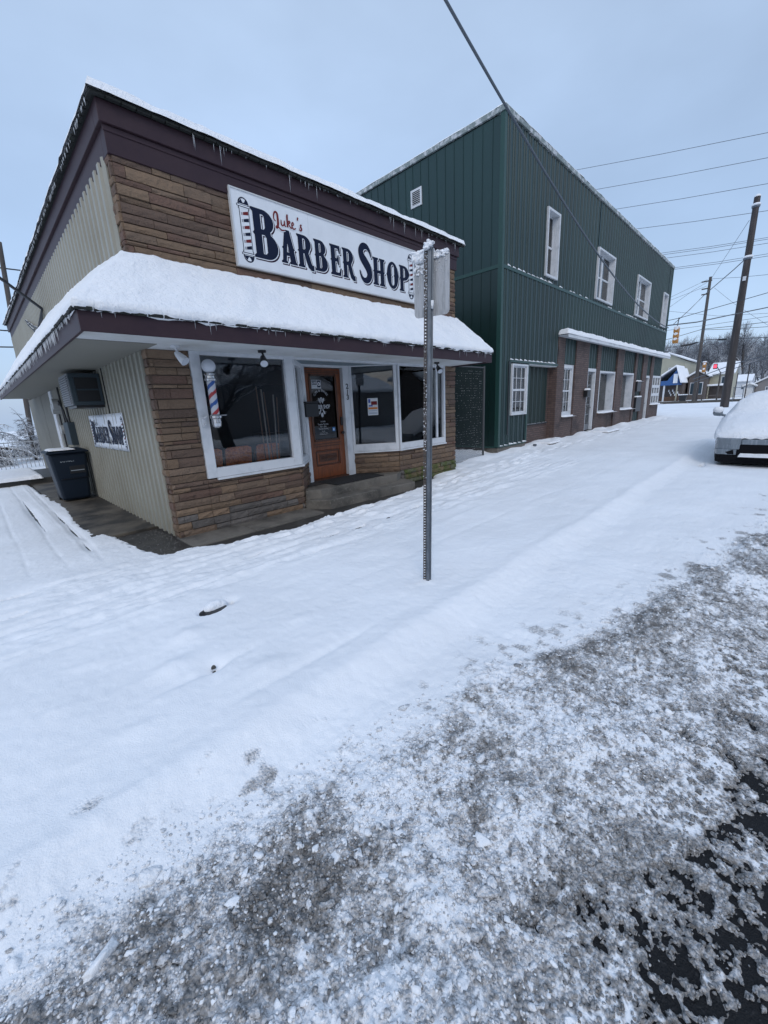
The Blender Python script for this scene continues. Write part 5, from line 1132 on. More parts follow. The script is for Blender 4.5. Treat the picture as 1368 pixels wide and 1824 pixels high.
# hat-channel section: camera sees web and one flange
vd = Vector((.78, .62, 0)).normalized(); sx_ = Vector((vd.y, -vd.x, 0))   # sx_: to the right in view
prof = [(-.036, .006), (-.036, .002), (-.016, .002), (-.010, -.026), (.016, -.026), (.022, .002), (.036, .002), (.036, .006), (.019, .006), (.012, -.022), (-.006, -.022), (-.013, .006)]
q = MB(); vs = []
NS = 90
# perforated left flange: solid strip with dark round holes as real openings through short ladder pieces
def cs(t, a, b): p = P0+ax*t; return tuple(p+sx_*a+vd*b)
web = [(-.012, .002), (-.006, -.026), (.018, -.026), (.024, .002), (.037, .002), (.037, .006), (.021, .006), (.015, -.022), (-.003, -.022), (-.009, .006)]
n = len(web); vs = [cs(t, a, b) for t in (0, .5, 1) for a, b in web]; q.add(vs, [(i*n+k, i*n+(k+1) % n, (i+1)*n+(k+1) % n, (i+1)*n+k) for i in range(2) for k in range(n)]+[tuple(range(2*n, 3*n))])
q.build('channel', m_galv, sg)
q = MB()
def bar(t0, t1, a0, a1):
    vs = [cs(t, a, b) for t in (t0, t1) for a, b in ((a0, .0015), (a1, .0015), (a1, .0055), (a0, .0055))]
    q.add(vs, [(3, 2, 1, 0), (4, 5, 6, 7), (0, 1, 5, 4), (1, 2, 6, 5), (2, 3, 7, 6), (3, 0, 4, 7)])
bar(0, 1, -.037, -.0295); bar(0, 1, -.0178, -.0118)
k = 0; t = .03; L_ = ax.length
while t < 1: bar(t, min(1, t+.0155/L_), -.0295, -.0178); t += .0254/L_
q.build('perforated_flange', m_rusty, sg)
# frost crust on the flange
VV = []; FF = []; DD = []; o_ = 0; rr = random.Random(12)
for k in range(120):
    t = rr.uniform(.06, .99) if k < 25 else (rr.uniform(.45, .66) if k < 75 else rr.uniform(.84, .99)); a = rr.choice((-.037, -.03, -.018, -.012))+rr.uniform(-.003, .003); r = rr.uniform(.002, .0055)
    vs, fs = rocks[k % 8]; c = np.array(cs(t, a, -.001)); VV.append(vs*np.array([r, r, r*1.7])+c); FF.append(fs+o_); o_ += len(vs)
tag(np_mesh('frost', np.concatenate(VV), np.concatenate(FF), m_snow, sg), kind='stuff')
# plate: back towards the camera, turned nearly edge on
C0 = Vector((2.845, 2.205, 2.53)); du = Vector((.30, -.954, 0)).normalized(); dz_ = Vector((.02, 0, 1)).normalized(); W2, H2 = .150, .232
rnd = .035; lp = []
for cx_, cz_, a0 in ((W2-rnd, H2-rnd, 0), (-W2+rnd, H2-rnd, 90), (-W2+rnd, -H2+rnd, 180), (W2-rnd, -H2+rnd, 270)):
    for k in range(7): a = R_(a0+15*k); lp.append((cx_+rnd*math.cos(a), cz_+rnd*math.sin(a)))
nrm = du.cross(dz_).normalized(); nrm = nrm if nrm.dot(Vector((0, 0, 1.6))-C0) > 0 or True else -nrm
if nrm.dot(C0) > 0: nrm = -nrm
q = MB(); n = len(lp); vs = [tuple(C0+du*a+dz_*b+nrm*s) for s in (.0015, -.0015) for a, b in lp]; q.add(vs, [tuple(range(n)), tuple(range(2*n-1, n-1, -1))]+[(k, k+n, (k+1) % n+n, (k+1) % n) for k in range(n)])
q.build('sign_plate', m_alu, sg)
q = MB()
for z in (2.36, 2.70): c = C0+dz_*(z-2.53); q.tube([tuple(c+nrm*.03), tuple(c-nrm*.008)], .007, 8)
q.build('bolt', m_rusty, sg)
VV = []; FF = []; o_ = 0; rr = random.Random(22)
for k in range(560):
    u = rr.uniform(-1, 1)     # -u side is the far left edge in the photo view
    if k < 190: a, b, r = -W2*rr.uniform(-.1, 1.0), H2+rr.uniform(-.055, .018), rr.uniform(.014, .026)
    elif k < 300: a, b, r = u*W2*.96, H2-rr.random()**1.5*.05, rr.uniform(.008, .016)
    elif k < 430: a = -W2*rr.random(); b = H2-.04-rr.random()**1.4*.11; r = rr.uniform(.005, .012)
    else: a, b, r = u*W2*.9, H2-rr.random()**1.3*.24, rr.uniform(.002, .006)
    c = C0+du*a+dz_*b+nrm*rr.uniform(.0, .012 if k > 190 else .028); vs, fs = rocks[k % 8]; VV.append(vs*np.array([r, r, r*.85])+np.array(c)); FF.append(fs+o_); o_ += len(vs)
for k in range(60):
    c = Vector((2.79, 2.18, 2.80))+Vector((rr.gauss(0, .014), rr.gauss(.01, .016), rr.uniform(-.03, .02))); r = rr.uniform(.012, .022); vs, fs = rocks[k % 8]; VV.append(vs*r+np.array(c)); FF.append(fs+o_); o_ += len(vs)
ss = np_mesh('snow_cap', np.concatenate(VV), np.concatenate(FF), m_snow, sg); tag(ss, kind='stuff')
rm_ = ss.modifiers.new('fuse', 'REMESH'); rm_.mode = 'VOXEL'; rm_.voxel_size = .0035; rm_.use_smooth_shade = True
mb_ = MB().tube([(2.79, 2.165, 2.34), (2.79, 2.16, 2.40)], [.012, .016], 8); tag(mb_.build('snow_lump', m_snow, sg, smooth=True))

# ================================================================== PARKED CAR
car = thing('parked_car', (14.2, .28, 0), 'silver car buried in snow parked at the kerb facing the camera', 'car')
CX, CY = 11.83, .27
ST = [(0.0, .60, .16, .50, .56), (.05, .76, .15, .55, .62), (.16, .86, .15, .60, .68), (.4, .905, .16, .68, .77), (.8, .92, .17, .76, .87), (1.2, .925, .17, .85, .97), (1.42, .925, .17, .90, 1.03), (1.75, .925, .17, .93, 1.24), (2.15, .925, .17, .95, 1.42), (2.8, .925, .17, .96, 1.47), (3.4, .92, .17, .97, 1.42), (3.9, .91, .17, .97, 1.22), (4.3, .89, .18, .95, 1.04), (4.6, .84, .2, .85, .92), (4.7, .7, .25, .7, .75)]
def roofw(s, w_): return w_*(.86 if s < 1.42 else .62 if 2.0 < s < 3.6 else .74)
def ring(s, w_, zb, zs, zt, g=0.0, top_only=False):
    h = [(w_*.90, zb), (w_+g*.3, zb+.10), (w_+g, (zb+zs)/2), (w_+g, zs-.06), (w_*.97+g, zs+g*.4), (roofw(s, w_)+g*.8, zt-.05+g*.8), (roofw(s, w_)*.8, zt+g), (roofw(s, w_)*.4, zt+.025+g*1.1), (0, zt+.03+g*1.1)]
    if top_only: h = h[3:]; h[0] = (w_+g*.9, zs-.075); 
    L2 = [(CY+a, b) for a, b in h]; R2 = [(CY-a, b) for a, b in h[:-1]][::-1]; return [(CX+s, a, b) for a, b in L2+R2]
rg = [ring(*s) for s in ST]; q = MB().grid(rg); n = len(rg[0]); q.add(rg[0], [tuple(range(n))]); q.add(rg[-1], [tuple(range(n-1, -1, -1))]); body = q.build('body', m_car, car, smooth=True)
m_ = body.modifiers.new('s', 'SUBSURF'); m_.levels = 1; m_.render_levels = 2
ST2 = []
for a, b in zip(ST[:-1], ST[1:]):
    for k in range(5): t = k/5; ST2.append(tuple(a[i]+(b[i]-a[i])*t for i in range(5)))
ST2.append(ST[-1]); rows = []
for i, s in enumerate(ST2):
    r = ring(*s, g=.075, top_only=True); r2_l = []
    for j in range(len(r)-1):
        for k in range(4): t = k/4; r2_l.append(tuple(r[j][c]+(r[j+1][c]-r[j][c])*t for c in range(3)))
    r2_l.append(r[-1]); A = np.array(r2_l); nz_v = fbm(A[:, 0]*2.5+i*.0, A[:, 1]*2.5+A[:, 2]*2, 33, 4)*.022; A[:, 2] += nz_v; A[:, 1] += nz_v*.6
    low = (A[:, 2] < s[3]-.02); A[low, 2] += .03*fbm(A[low, 0]*6, A[low, 1]*6, 34, 3)
    rows.append([tuple(p) for p in A])
front = [(p[0]-.05, CY+(p[1]-CY)*.97, p[2]-.03) for p in rows[0]]
csn = MB().grid([[(p[0]-.045+.0, CY+(p[1]-CY)*.96, .565+.02*math.sin(j*1.7)) for j, p in enumerate(rows[0])]]+[front]+rows)
cs_o = csn.build('snow_blanket', m_snow, car, smooth=True); m_ = cs_o.modifiers.new('s', 'SUBSURF'); m_.levels = 1; m_.render_levels = 1
FX = CX-.02
q = MB(); q.prism([(FX+.10, CY+.86), (FX-.03, CY+.78), (FX-.06, CY+.4), (FX-.07, CY), (FX-.06, CY-.4), (FX-.03, CY-.78), (FX+.10, CY-.86), (FX+.4, CY-.9), (FX+.4, CY+.9)], .035, .20); q.build('lower_valance', m_carblack, car, bevel=.01)
q = MB(); q.prism([(FX+.16, CY+.90), (FX+.02, CY+.84), (FX-.05, CY+.60), (FX-.045, CY+.44), (FX+.2, CY+.44), (FX+.3, CY+.90)], .33, .575)
q.prism([(FX+.16, CY-.90), (FX+.02, CY-.84), (FX-.05, CY-.60), (FX-.045, CY-.44), (FX+.2, CY-.44), (FX+.3, CY-.90)], .33, .575); q.prism([(FX-.06, CY+.438), (FX-.07, CY), (FX-.06, CY-.438), (FX+.2, CY-.438), (FX+.2, CY+.438)], .44, .55); q.prism([(FX+.17, CY+.905), (FX+.0, CY+.84), (FX-.03, CY+.66), (FX-.035, CY+.50), (FX+.2, CY+.5), (FX+.3, CY+.9)], .21, .335); q.build('bumper', m_car, car, bevel=.015)
q = MB(); q.prism([(FX-.035, CY+.50), (FX-.05, CY+.44), (FX-.06, CY), (FX-.05, CY-.44), (FX-.02, CY-.7), (FX+.2, CY-.7), (FX+.2, CY+.50)], .205, .438); q.build('grille', m_carblack, car)
q = MB(); q.add([(FX-.053, CY+.54, .225), (FX+.0, CY+.80, .225), (FX-.056, CY+.56, .325)], [(0, 1, 2)]); q.add([(FX-.0535, CY+.54, .225), (FX+.0, CY+.80, .225), (FX+.05, CY+.7, .24), (FX-.056, CY+.56, .325)], [(0, 1, 2), (0, 2, 3)]); q.build('air_intake', m_carblack, car)
for sgn in (1, -1):
    q = MB(); q.prism([(FX+.22, CY+sgn*.915), (FX+.04, CY+sgn*.865), (FX-.055, CY+sgn*.62), (FX-.05, CY+sgn*.50), (FX+.1, CY+sgn*.50), (FX+.3, CY+sgn*.9)], .44, .56); q.build('headlight', m_lamp, car, bevel=.01)
snow_slab('lip_snow', FX-.09, CY-.45, FX+.02, CY+.46, .20, .06, car, step=.03, rnd=.04, seed=5)
for sgn in (1, -1):
    for s in (.92, 3.7):
        q = MB(); y0_, y1_ = sorted((CY+sgn*.73, CY+sgn*.94)); q.tube([(CX+s, y0_, .30), (CX+s, y1_, .30)], .335, 28); o = q.build('wheel', m_tyre, car, bevel=.02)
        q = MB(); q.tube([(CX+s, CY+sgn*.935, .30), (CX+s, CY+sgn*.95, .30)], [.23, .21], 24); q.build('rim', m_galv, o)
    mi = MB(); mi.tube([(CX+1.45, CY+sgn*.92, 1.0), (CX+1.45, CY+sgn*1.0, 1.02)], .03, 8); mi.tube([(CX+1.45, CY+sgn*.98, 1.06), (CX+1.45, CY+sgn*1.02, 1.06), (CX+1.45, CY+sgn*1.14, 1.07), (CX+1.45, CY+sgn*1.17, 1.07)], [.05, .075, .07, .03], 12); mo_ = mi.build('mirror', m_car, car, smooth=True)
    q = MB(); q.tube([(CX+1.45, CY+sgn*.98, 1.11), (CX+1.45, CY+sgn*1.02, 1.125), (CX+1.45, CY+sgn*1.13, 1.135), (CX+1.45, CY+sgn*1.17, 1.11)], [.05, .09, .085, .03], 12); q.build('mirror_snow', m_snow, mo_, smooth=True)
# windscreen under the snow and wiper marks
q = MB(); q.tube([(CX-.06, CY-.30, .64), (CX-.05, CY-.62, .66)], .008, 6); q.build('hood_edge', m_black, car)

# ================================================================== POLES, WIRES, SIGNALS
def pole(x, y, zb, zt, r0, r1, m, lab, arms=(), name='utility_pole'):
    t = thing(name, (x, y, zb), lab, 'utility pole'); MB().tube([(x, y, zb-.5), (x, y, (zb+zt)/2), (x, y, zt)], [r0, (r0+r1)/2, r1], 14).build('shaft', m, t)
    for z, L_, dy in arms: MB().box(x-.06, y-L_+dy, z-.06, x+.06, y+L_+dy, z+.06).build('crossarm', m, t)
    return t
p1 = pole(44.6, 4.17, .27, 15.35, .30, .19, m_pole, 'thick dark utility pole rising beside the snow covered car')
for z in (14.75, 11.3):
    r = .30-.11*(z/15.3)
    MB().lathe([(r+.03, z-.12), (r+.06, z-.05), (r+.06, z+.05), (r+.03, z+.12)], 44.6, 4.17, 16).build('band', m_galv, p1); sn = MB().lathe([(r+.07, z+.02), (r+.11, z+.08), (r+.05, z+.16)], 44.6, 4.17, 12).build('band_snow', m_snow, p1)
MB().box(44.25, 4.05, 9.7, 44.31, 4.25, 10.0).build('tag_plate', m_white, p1); MB().lathe([(.19, 15.34), (.2, 15.42), (.1, 15.5)], 44.6, 4.17, 12).build('pole_top_snow', m_snow, p1)
p2 = pole(65, 9.2, .3, 14.6, .20, .14, m_polew2, 'slender grey utility pole standing across the far street corner', ((14.2, .5, .3), (13.4, .4, .3), (12.8, .35, .3)))
WIRES = [
 ('thick snow lined cable from the green building corner over to the right', .05, [(31.6, 6.38, 5.65), (36, 5.5, 6.15), (42.0, 4.25, 7.08), (44.0, 1.52, 7.54), (50, -6, 9)]),
 ('cable bundle with a dark splice case low on the slender pole', .05, [(60.0, 14.9, 6.5), (60.0, 11.93, 6.81), (62.0, 9.17, 7.14), (62.0, 8.31, 7.38), (60.0, 2.97, 6.69), (58, -3, 6.2)]),
 ('thin cable just under the splice case', .025, [(60.0, 14, 6.0), (60.0, 11.91, 6.39), (62.0, 8.98, 6.93)]),
 ('cable passing the slender pole at mid height', .04, [(60, 14, 7.5), (60.0, 11.45, 7.79), (62.0, 8.87, 8.58), (60.0, 6.0, 8.25), (60.0, 3.18, 8.2), (60, -3, 8.4)]),
 ('lashed cable under the mid height cable to the right of the slender pole', .035, [(62.0, 8.86, 8.5), (60.0, 5.98, 7.97), (60.0, 3.12, 7.74), (59, -3, 7.5)]),
 ('faint cable above the mid height cable', .025, [(60, 12, 8.75), (62.0, 8.76, 8.95), (60.0, 3.26, 8.74), (60, -3, 9)]),
 ('lowest of the three wires running left from the top of the slender pole', .022, [(58, 14, 9.7), (60.0, 11.93, 11.25), (63.0, 10.33, 13.15), (65.0, 9.46, 14.08)]),
 ('top wire running left from the slender pole', .022, [(58, 14.4, 11.3), (60.0, 11.89, 12.32), (65.0, 9.47, 14.37)]),
 ('middle wire running left from the slender pole', .022, [(58, 14.2, 11.2), (60.0, 11.85, 12.0), (65.0, 9.45, 13.67)]),
 ('double service cable slanting from the thick pole band down past the slender pole', .05, [(56.0, 10.59, 8.84), (59, 9.8, 10.5), (62.0, 9.13, 12.22), (50.0, 5.49, 11.81), (44.6, 4.01, 11.56)]),
 ('thin wire from the slender pole top up to the thick pole', .022, [(65.0, 9.07, 14.48), (44.6, 4.43, 13.91)]),
 ('level wire leaving the slender pole top to the right', .025, [(65.0, 9.11, 14.37), (60.0, 5.93, 12.97), (55.0, 2.29, 11.65), (52, -3, 11.2)]),
 ('faint guy wire slanting down to the right from the slender pole', .018, [(64.0, 8.56, 13.14), (60.0, 6.15, 10.5), (50.0, 1.35, 5.73)]),
 ('faint wire crossing behind the slender pole', .02, [(60, 14, 11.4), (60.0, 11.9, 10.8), (60.0, 7.37, 9.5), (60, 2, 8.9)]),
 ('upper snow lined cable low on the right behind the car', .05, [(58, 8.5, 3.0), (50.0, 4.4, 3.9), (46.0, 1.1, 4.4), (44, -3, 5.2)]),
 ('lower snow lined cable low on the right behind the car', .04, [(58, 8.5, 2.6), (50.0, 4.35, 3.51), (46.0, 1.08, 4.23), (44, -3, 5.1)]),
]
HI = [((46.0, 17.89, 22.62), (46.0, 4.29, 19.84)), ((46.0, 15.97, 20.35), (46.0, 4.05, 18.19)), ((46.0, 14.37, 18.2), (46.0, 3.81, 16.46)), ((46.0, 12.49, 16.06), (46.0, 3.55, 14.62)),
 ((46.0, 10.3, 13.55), (46.0, 3.29, 12.76)), ((46.0, 10.2, 13.39), (46.0, 3.28, 12.64)), ((46.0, 9.96, 13.06), (46.0, 3.24, 12.36)), ((46.0, 9.2, 12.13), (46.0, 3.13, 11.61)), ((46.0, 9.19, 12.0), (46.0, 3.11, 11.45))]
ords = ['topmost', 'second from the top', 'third from the top', 'fourth from the top', 'fifth from the top', 'sixth from the top', 'seventh from the top', 'eighth from the top', 'lowest']
for i, (a, b) in enumerate(HI):
    a = Vector(a); b = Vector(b); WIRES.append((ords[i]+' of the high overhead wires right of the green roof', .022 if i < 4 else .02, [tuple(a+(a-b)*.25), tuple(a), tuple((a+b)/2-Vector((0, 0, .05))), tuple(b), tuple(b+(b-a)*.6)]))
for lab, r, pts in WIRES:
    tag(MB().tube(pts, r*.78, 6).build('overhead_wire', m_wire), lab, 'cable')
# long service cable swooping from over the camera to the far corner of the green building
A_ = Vector((31.2, 6.15, 5.45)); B_ = Vector((6.902, 5.013, 8.013)); pts = []
for k in range(41):
    t = k/40; p = A_*(1-t)+B_*t; p.z -= .849*4*t*(1-t); pts.append(p)
d_ = (pts[-1]-pts[-2]).normalized()
for k in range(1, 12): pts.append(pts[40]+d_*(k*1.0)+Vector((0, 0, .012*k*k)))
tag(MB().tube(pts, .026, 8).build('service_cable', mat('service_cable', (.085, .105, .13), .5, snow=1.25)), 'thick dark cable swooping down across the front of the green building', 'cable')
MB_ = MB().tube([(60.8, 9.0, 7.1), (61.3, 9.6, 7.0), (61.0, 10.6, 6.93)], [.08, .13, .10], 8); tag(MB_.build('splice_case', m_black), 'black cable splice case left of the slender pole', 'splice case')
MB_ = MB().tube([(61, 7.1, 7.13), (60.8, 6.4, 7.05)], [.10, .10], 8); tag(MB_.build('splice_case', m_black), 'small black splice case right of the slender pole', 'splice case')
lpz = [(65+0*k, 9.2-.9+.9*math.cos(k/16*6.283), 5.9+1.2*math.sin(k/16*6.283)) for k in range(17)]; tag(MB().tube(lpz, .03, 6).build('cable_loop', m_cable), 'spare cable coil hanging on the slender pole', 'cable')
# traffic signals
def signal(x, y, z, h, lab, group=None, rows_=3, yaw_=0):
    t = thing('traffic_signal', (x, y, z), lab, 'traffic light', group)
    for k in range(rows_):
        zz = z-h/2+h*(k+.5)/rows_
        MB().box(x-.14, y-.17, zz-h/rows_*.48, x+.14, y+.17, zz+h/rows_*.48).build('lamp_housing', m_yellow, t, bevel=.04)
        MB().tube([(x-.14, y, zz), (x-.36, y, zz-.03)], [.15, .14], 12).build('visor', m_yellow, t); MB().tube([(x-.14, y-.02, zz+.12), (x-.38, y-.02, zz+.11)], [.11, .10], 8).build('snow_cap', m_snow, t)
    MB().box(x-.16, y-.18, z+h/2, x+.16, y+.18, z+h/2+.14).build('snow_cap', m_snow, t, bevel=.05); return t
signal(38, 6.95, 5.66, 1.05, 'amber traffic signal with snowy visors hanging by the corner of the green building')
tag(MB().tube([(38, 6.95, 6.2), (38, 6.9, 6.9)], .03, 6).tube([(38, 9, 6.7), (38, 6.9, 6.85), (38, 2, 7.6)], .02, 5).build('signal_span_wire', m_cable), 'span wire carrying the amber traffic signal', 'cable')
signal(61.5, 8.12, 4.3, 1.1, 'yellow traffic signal on a post left of the thick pole', rows_=2)
pole(62, 8.0, .2, 3.85, .06, .06, m_polew2, 'grey signal post under the yellow traffic signal', name='signal_post'); pole(62, 8.5, .2, 3.8, .09, .09, m_pole, 'dark thin post between the slender pole and the signal post', name='signal_post')
pp_ = pole(62, 6.6, .2, 3.7, .08, .07, m_polew2, 'grey post carrying the walk signal with a red hand', name='signal_post')
t = thing('walk_signal', (61.8, 7.1, 4.3), 'pedestrian signal showing a bright red light beside the thick pole', 'walk signal'); MB().box(61.7, 6.95, 4.05, 61.95, 7.32, 4.6).build('housing', m_black, t, bevel=.03)
me_r = bpy.data.materials.new('red_lamp'); me_r.use_nodes = True; pb = me_r.node_tree.nodes['Principled BSDF']; pb.inputs['Base Color'].default_value = (.8, .05, .08, 1); pb.inputs['Emission Color'].default_value = (1, .08, .15, 1); pb.inputs['Emission Strength'].default_value = 1.2
MB().box(61.67, 7.0, 4.15, 61.70, 7.27, 4.52).build('lamp', me_r, t); MB().box(61.66, 6.92, 4.6, 61.97, 7.35, 4.72).build('snow_cap', m_snow, t, bevel=.03); MB().tube([(61.9, 7.05, 4.4), (62, 6.6, 3.6)], .05, 6).build('arm', m_galv, t)
pole(62, 5.05, .1, 3.4, .045, .045, m_pole, 'thin dark post on the snow right of the thick pole', name='sign_post'); pole(62, 4.15, .1, 4.4, .055, .05, m_pole, 'tall thin post above the roof of the snowy car', name='sign_post')
# left utility pole and service drop
pL = pole(2.0, 26, -.2, 9.5, .11, .09, m_polew2, 'leaning dark utility pole behind the barber shop on the far left', ((8.0, .1, 0),)); pL.rotation_euler = (0, R_(-4.2)*-1, 0)
for lab, r, pts in (('snowy service cable reaching the side wall of the barber shop', .016, [(-1.2, 1.5, 3.2), (.39, 4.0, 2.66+.02), (.43, 4.0, 2.56), (1.66, 11.67, 3.96)]),): pass
tag(MB().tube([(-.6, 9.5, 5.4), (.18, 10.0, 4.78), (.9, 10.8, 4.35), (1.64, 11.67, 3.98)], .028, 8).build('service_drop', m_cable), 'snowy service cable reaching the side wall of the barber shop', 'cable')
tag(MB().tube([(1.64, 11.67, 3.96), (1.6, 12.4, 3.7), (1.62, 13.3, 3.9), (1.66, 14.6, 4.25), (1.6, 13.8, 4.0), (1.6, 12.6, 3.6), (1.66, 12.0, 3.5)], .022, 6).tube([(1.64, 11.7, 3.97), (1.60, 11.9, 3.6), (1.66, 12.1, 3.45)], .016, 6).build('cable_loops', m_cable), 'drip loops of cable on the upper side wall of the barber shop', 'cable')
for i, (z0_, z1_) in enumerate(((8.0, 8.4), (6.1, 5.8), (4.6, 5.1))):
    tag(MB().tube([(-9, 26, z0_), (2.1, 26, z1_), (9, 27, z1_+.5)], .03, 5).build('overhead_wire', m_cable), ('upper', 'middle', 'lower')[i]+' wire on the leaning pole at the far left', 'cable')

# ================================================================== TREES
def tree_mesh(h, seed, spread=.55, depth=5, droop=0.0, r0=None, sides=4, lean=(0, 0), first=.28, nb=(3, 5)):
    rr = random.Random(seed); tk = MB(); cr_ = MB()
    def grow(p, d, L, r, lv):
        n = 3; pts = [p]; dd = d.copy()
        for k in range(n):
            dd = (dd+Vector((rr.uniform(-1, 1), rr.uniform(-1, 1), rr.uniform(-.6, .8)-droop*lv*.35))*.16).normalized(); pts.append(pts[-1]+dd*L/n)
        r1 = r*.62; (tk if lv <= 1 else cr_).tube(pts, [r, r*.87, r*.75, r1], 7 if lv == 0 else (sides if lv < 3 else 3), cap=False)
        if lv >= depth: return
        for k in range(rr.randint(*nb)+(1 if lv == 0 else 0)):
            t = rr.uniform(first if lv == 0 else .25, 1); i = min(int(t*n), n-1); q_ = pts[i].lerp(pts[i+1], t*n-i)
            ax_ = Vector((rr.uniform(-1, 1), rr.uniform(-1, 1), rr.uniform(-.1, .5)-droop*.4)).normalized(); nd_ = (dd*(1-spread)+ax_*spread*(1.25 if lv == 0 else 1)).normalized()
            grow(q_, nd_, L*rr.uniform(.5, .78), max(r1*rr.uniform(.45, .75), .004 if h < 5 else .008), lv+1)
        grow(pts[-1], dd, L*.65, r1, lv+1)
    grow(Vector((0, 0, 0)), Vector((lean[0], lean[1], 1)).normalized(), h*.42, r0 or h*.028, 0)
    return tk, cr_
def tree(x, y, z, h, seed, lab, group=None, mt=m_bark, mc=m_twig, **k):
    t = thing('bare_tree', (x, y, z), lab, 'tree', group); tk, cr_ = tree_mesh(h, seed, **k)
    for mbq, nm, mm in ((tk, 'trunk', mt), (cr_, 'crown', mc)):
        mbq.v = [(a+x, b+y, c+z) for a, b, c in mbq.v]; mbq.build(nm, mm, t)
    return t
tree(.95, 23.2, -.1, 3.0, 4, 'drooping snow laden small tree behind the iron fence at the left edge', spread=.8, depth=5, droop=.9, r0=.17, lean=(-.3, 0), nb=(4, 5))
tree(-.4, 25.5, -.1, 3.2, 14, 'snowy shrub-like tree further left behind the iron fence', spread=.8, depth=5, droop=.6, r0=.12, nb=(4, 5))
tree(1.9, 24.5, -.1, 2.4, 19, 'low snowy bush behind the fence next to the shop wall', spread=.8, depth=5, droop=.5, r0=.06, nb=(4, 6))
tree(121, 9.4, 3.0, 11.5, 21, 'big bare tree rising just right of the thick pole', depth=6, spread=.5, first=.15)
tree(118, 20.5, 2.5, 10, 23, 'bare tree behind the far beige house', depth=6, spread=.5, first=.15)
tree(112, 14.0, 2, 8.5, 27, 'bare tree between the slender pole and the signal post', depth=6, first=.15)
# distant woods on a hill: one mass
VV = []; FF = []; o_ = 0; protos = []
for s in range(5):
    tk, cr_ = tree_mesh(10, 200+s, depth=4, sides=3, spread=.5, r0=.22, first=.12, nb=(3, 4)); v = np.array(tk.v+cr_.v); f = [list(a) for a in tk.f]+[[i+len(tk.v) for i in a] for a in cr_.f]; f = np.array([a for a in f if len(a) == 4]); protos.append((v, f))
rng = np.random.default_rng(8)
def hill_h(x, y): return 1.0+9*float(sst(112, 190, np.float64(x)))+1.0*math.sin(y*.11+x*.03)
for k in range(330):
    x = rng.uniform(128, 205); y = rng.uniform(-26, 52); v, f = protos[k % 5]; s = rng.uniform(.6, 1.05); a = rng.uniform(0, 6.28)
    P = np.stack([(v[:, 0]*np.cos(a)-v[:, 1]*np.sin(a))*s, (v[:, 0]*np.sin(a)+v[:, 1]*np.cos(a))*s, v[:, 2]*s], 1)+np.array([x, y, hill_h(x, y)-.2]); VV.append(P); FF.append(f+o_); o_ += len(v)
tag(np_mesh('distant_woods', np.concatenate(VV), np.concatenate(FF), mat('far_twigs', (.13, .14, .16), .95, snow=.95), smooth=False), 'frosted bare woods covering the hill beyond the houses', kind='stuff')
hx = np.linspace(108, 260, 50); hy = np.linspace(-90, 150, 60); A, B = np.meshgrid(hx, hy, indexing='ij')
Hh = 1.0+9*sst(112, 190, A)+1.0*np.sin(B*.11+A*.03)-1.6*sst(114, 108, A); tag(np_mesh('hill', np.stack([A, B, Hh], -1).reshape(-1, 3), grid_faces(50, 60), m_snow), kind='structure')

# ================================================================== FAR HOUSES
def gable_roof(mb, x0, x1, y0, y1, ze, zr, axis_='y', th=.12, over=.3):
    """ridge along axis"""
    if axis_ == 'y':
        xm = (x0+x1)/2; A = [(x0-over, ze), (xm, zr), (x1+over, ze)]
        for (a, za), (b, zb) in zip(A[:-1], A[1:]):
            mb.add([(a, y0-over, za), (b, y0-over, zb), (b, y1+over, zb), (a, y1+over, za), (a, y0-over, za+th), (b, y0-over, zb+th), (b, y1+over, zb+th), (a, y1+over, za+th)], [(3, 2, 1, 0), (4, 5, 6, 7), (0, 1, 5, 4), (1, 2, 6, 5), (2, 3, 7, 6), (3, 0, 4, 7)])
    else:
        ym = (y0+y1)/2; A = [(y0-over, ze), (ym, zr), (y1+over, ze)]
        for (a, za), (b, zb) in zip(A[:-1], A[1:]):
            mb.add([(x0-over, a, za), (x0-over, b, zb), (x1+over, b, zb), (x1+over, a, za), (x0-over, a, za+th), (x0-over, b, zb+th), (x1+over, b, zb+th), (x1+over, a, za+th)], [(0, 1, 2, 3), (7, 6, 5, 4), (4, 5, 1, 0), (5, 6, 2, 1), (6, 7, 3, 2), (7, 4, 0, 3)])
def house(name, x0, y0, x1, y1, zb, ze, zr, wall, lab, axis_='y', wins=(), cat='house', roofm=m_snow, eave=None):
    t = thing(name, ((x0+x1)/2, (y0+y1)/2, zb), lab, cat); q = MB(); q.box(x0, y0, zb-.6, x1, y1, ze)
    if axis_ == 'y': q.add([(x0, y0, ze), (x1, y0, ze), ((x0+x1)/2, y0, zr), (x0, y1, ze), (x1, y1, ze), ((x0+x1)/2, y1, zr)], [(0, 1, 2), (5, 4, 3)])
    else: q.add([(x0, y0, ze), (x0, y1, ze), (x0, (y0+y1)/2, zr), (x1, y0, ze), (x1, y1, ze), (x1, (y0+y1)/2, zr)], [(2, 1, 0), (3, 4, 5)])
    q.build('wall', wall, t)
    q = MB(); gable_roof(q, x0, x1, y0, y1, ze, zr, axis_, .08, .35); ro = q.build('roof', eave or m_white, t)
    q = MB(); gable_roof(q, x0, x1, y0, y1, ze+.085, zr+.085, axis_, .16, .36); q.build('roof_snow', m_snow, ro, smooth=False, bevel=.04)
    for (yy, zz, w_, h) in wins:
        f = MB(); f.box(x0-.06, yy-w_/2, zz, x0, yy+w_/2, zz+h); o = f.build('window', m_white, t); MB().box(x0-.075, yy-w_/2+.1, zz+.1, x0-.062, yy+w_/2-.1, zz+h-.1).build('pane', m_room, o)
    return t
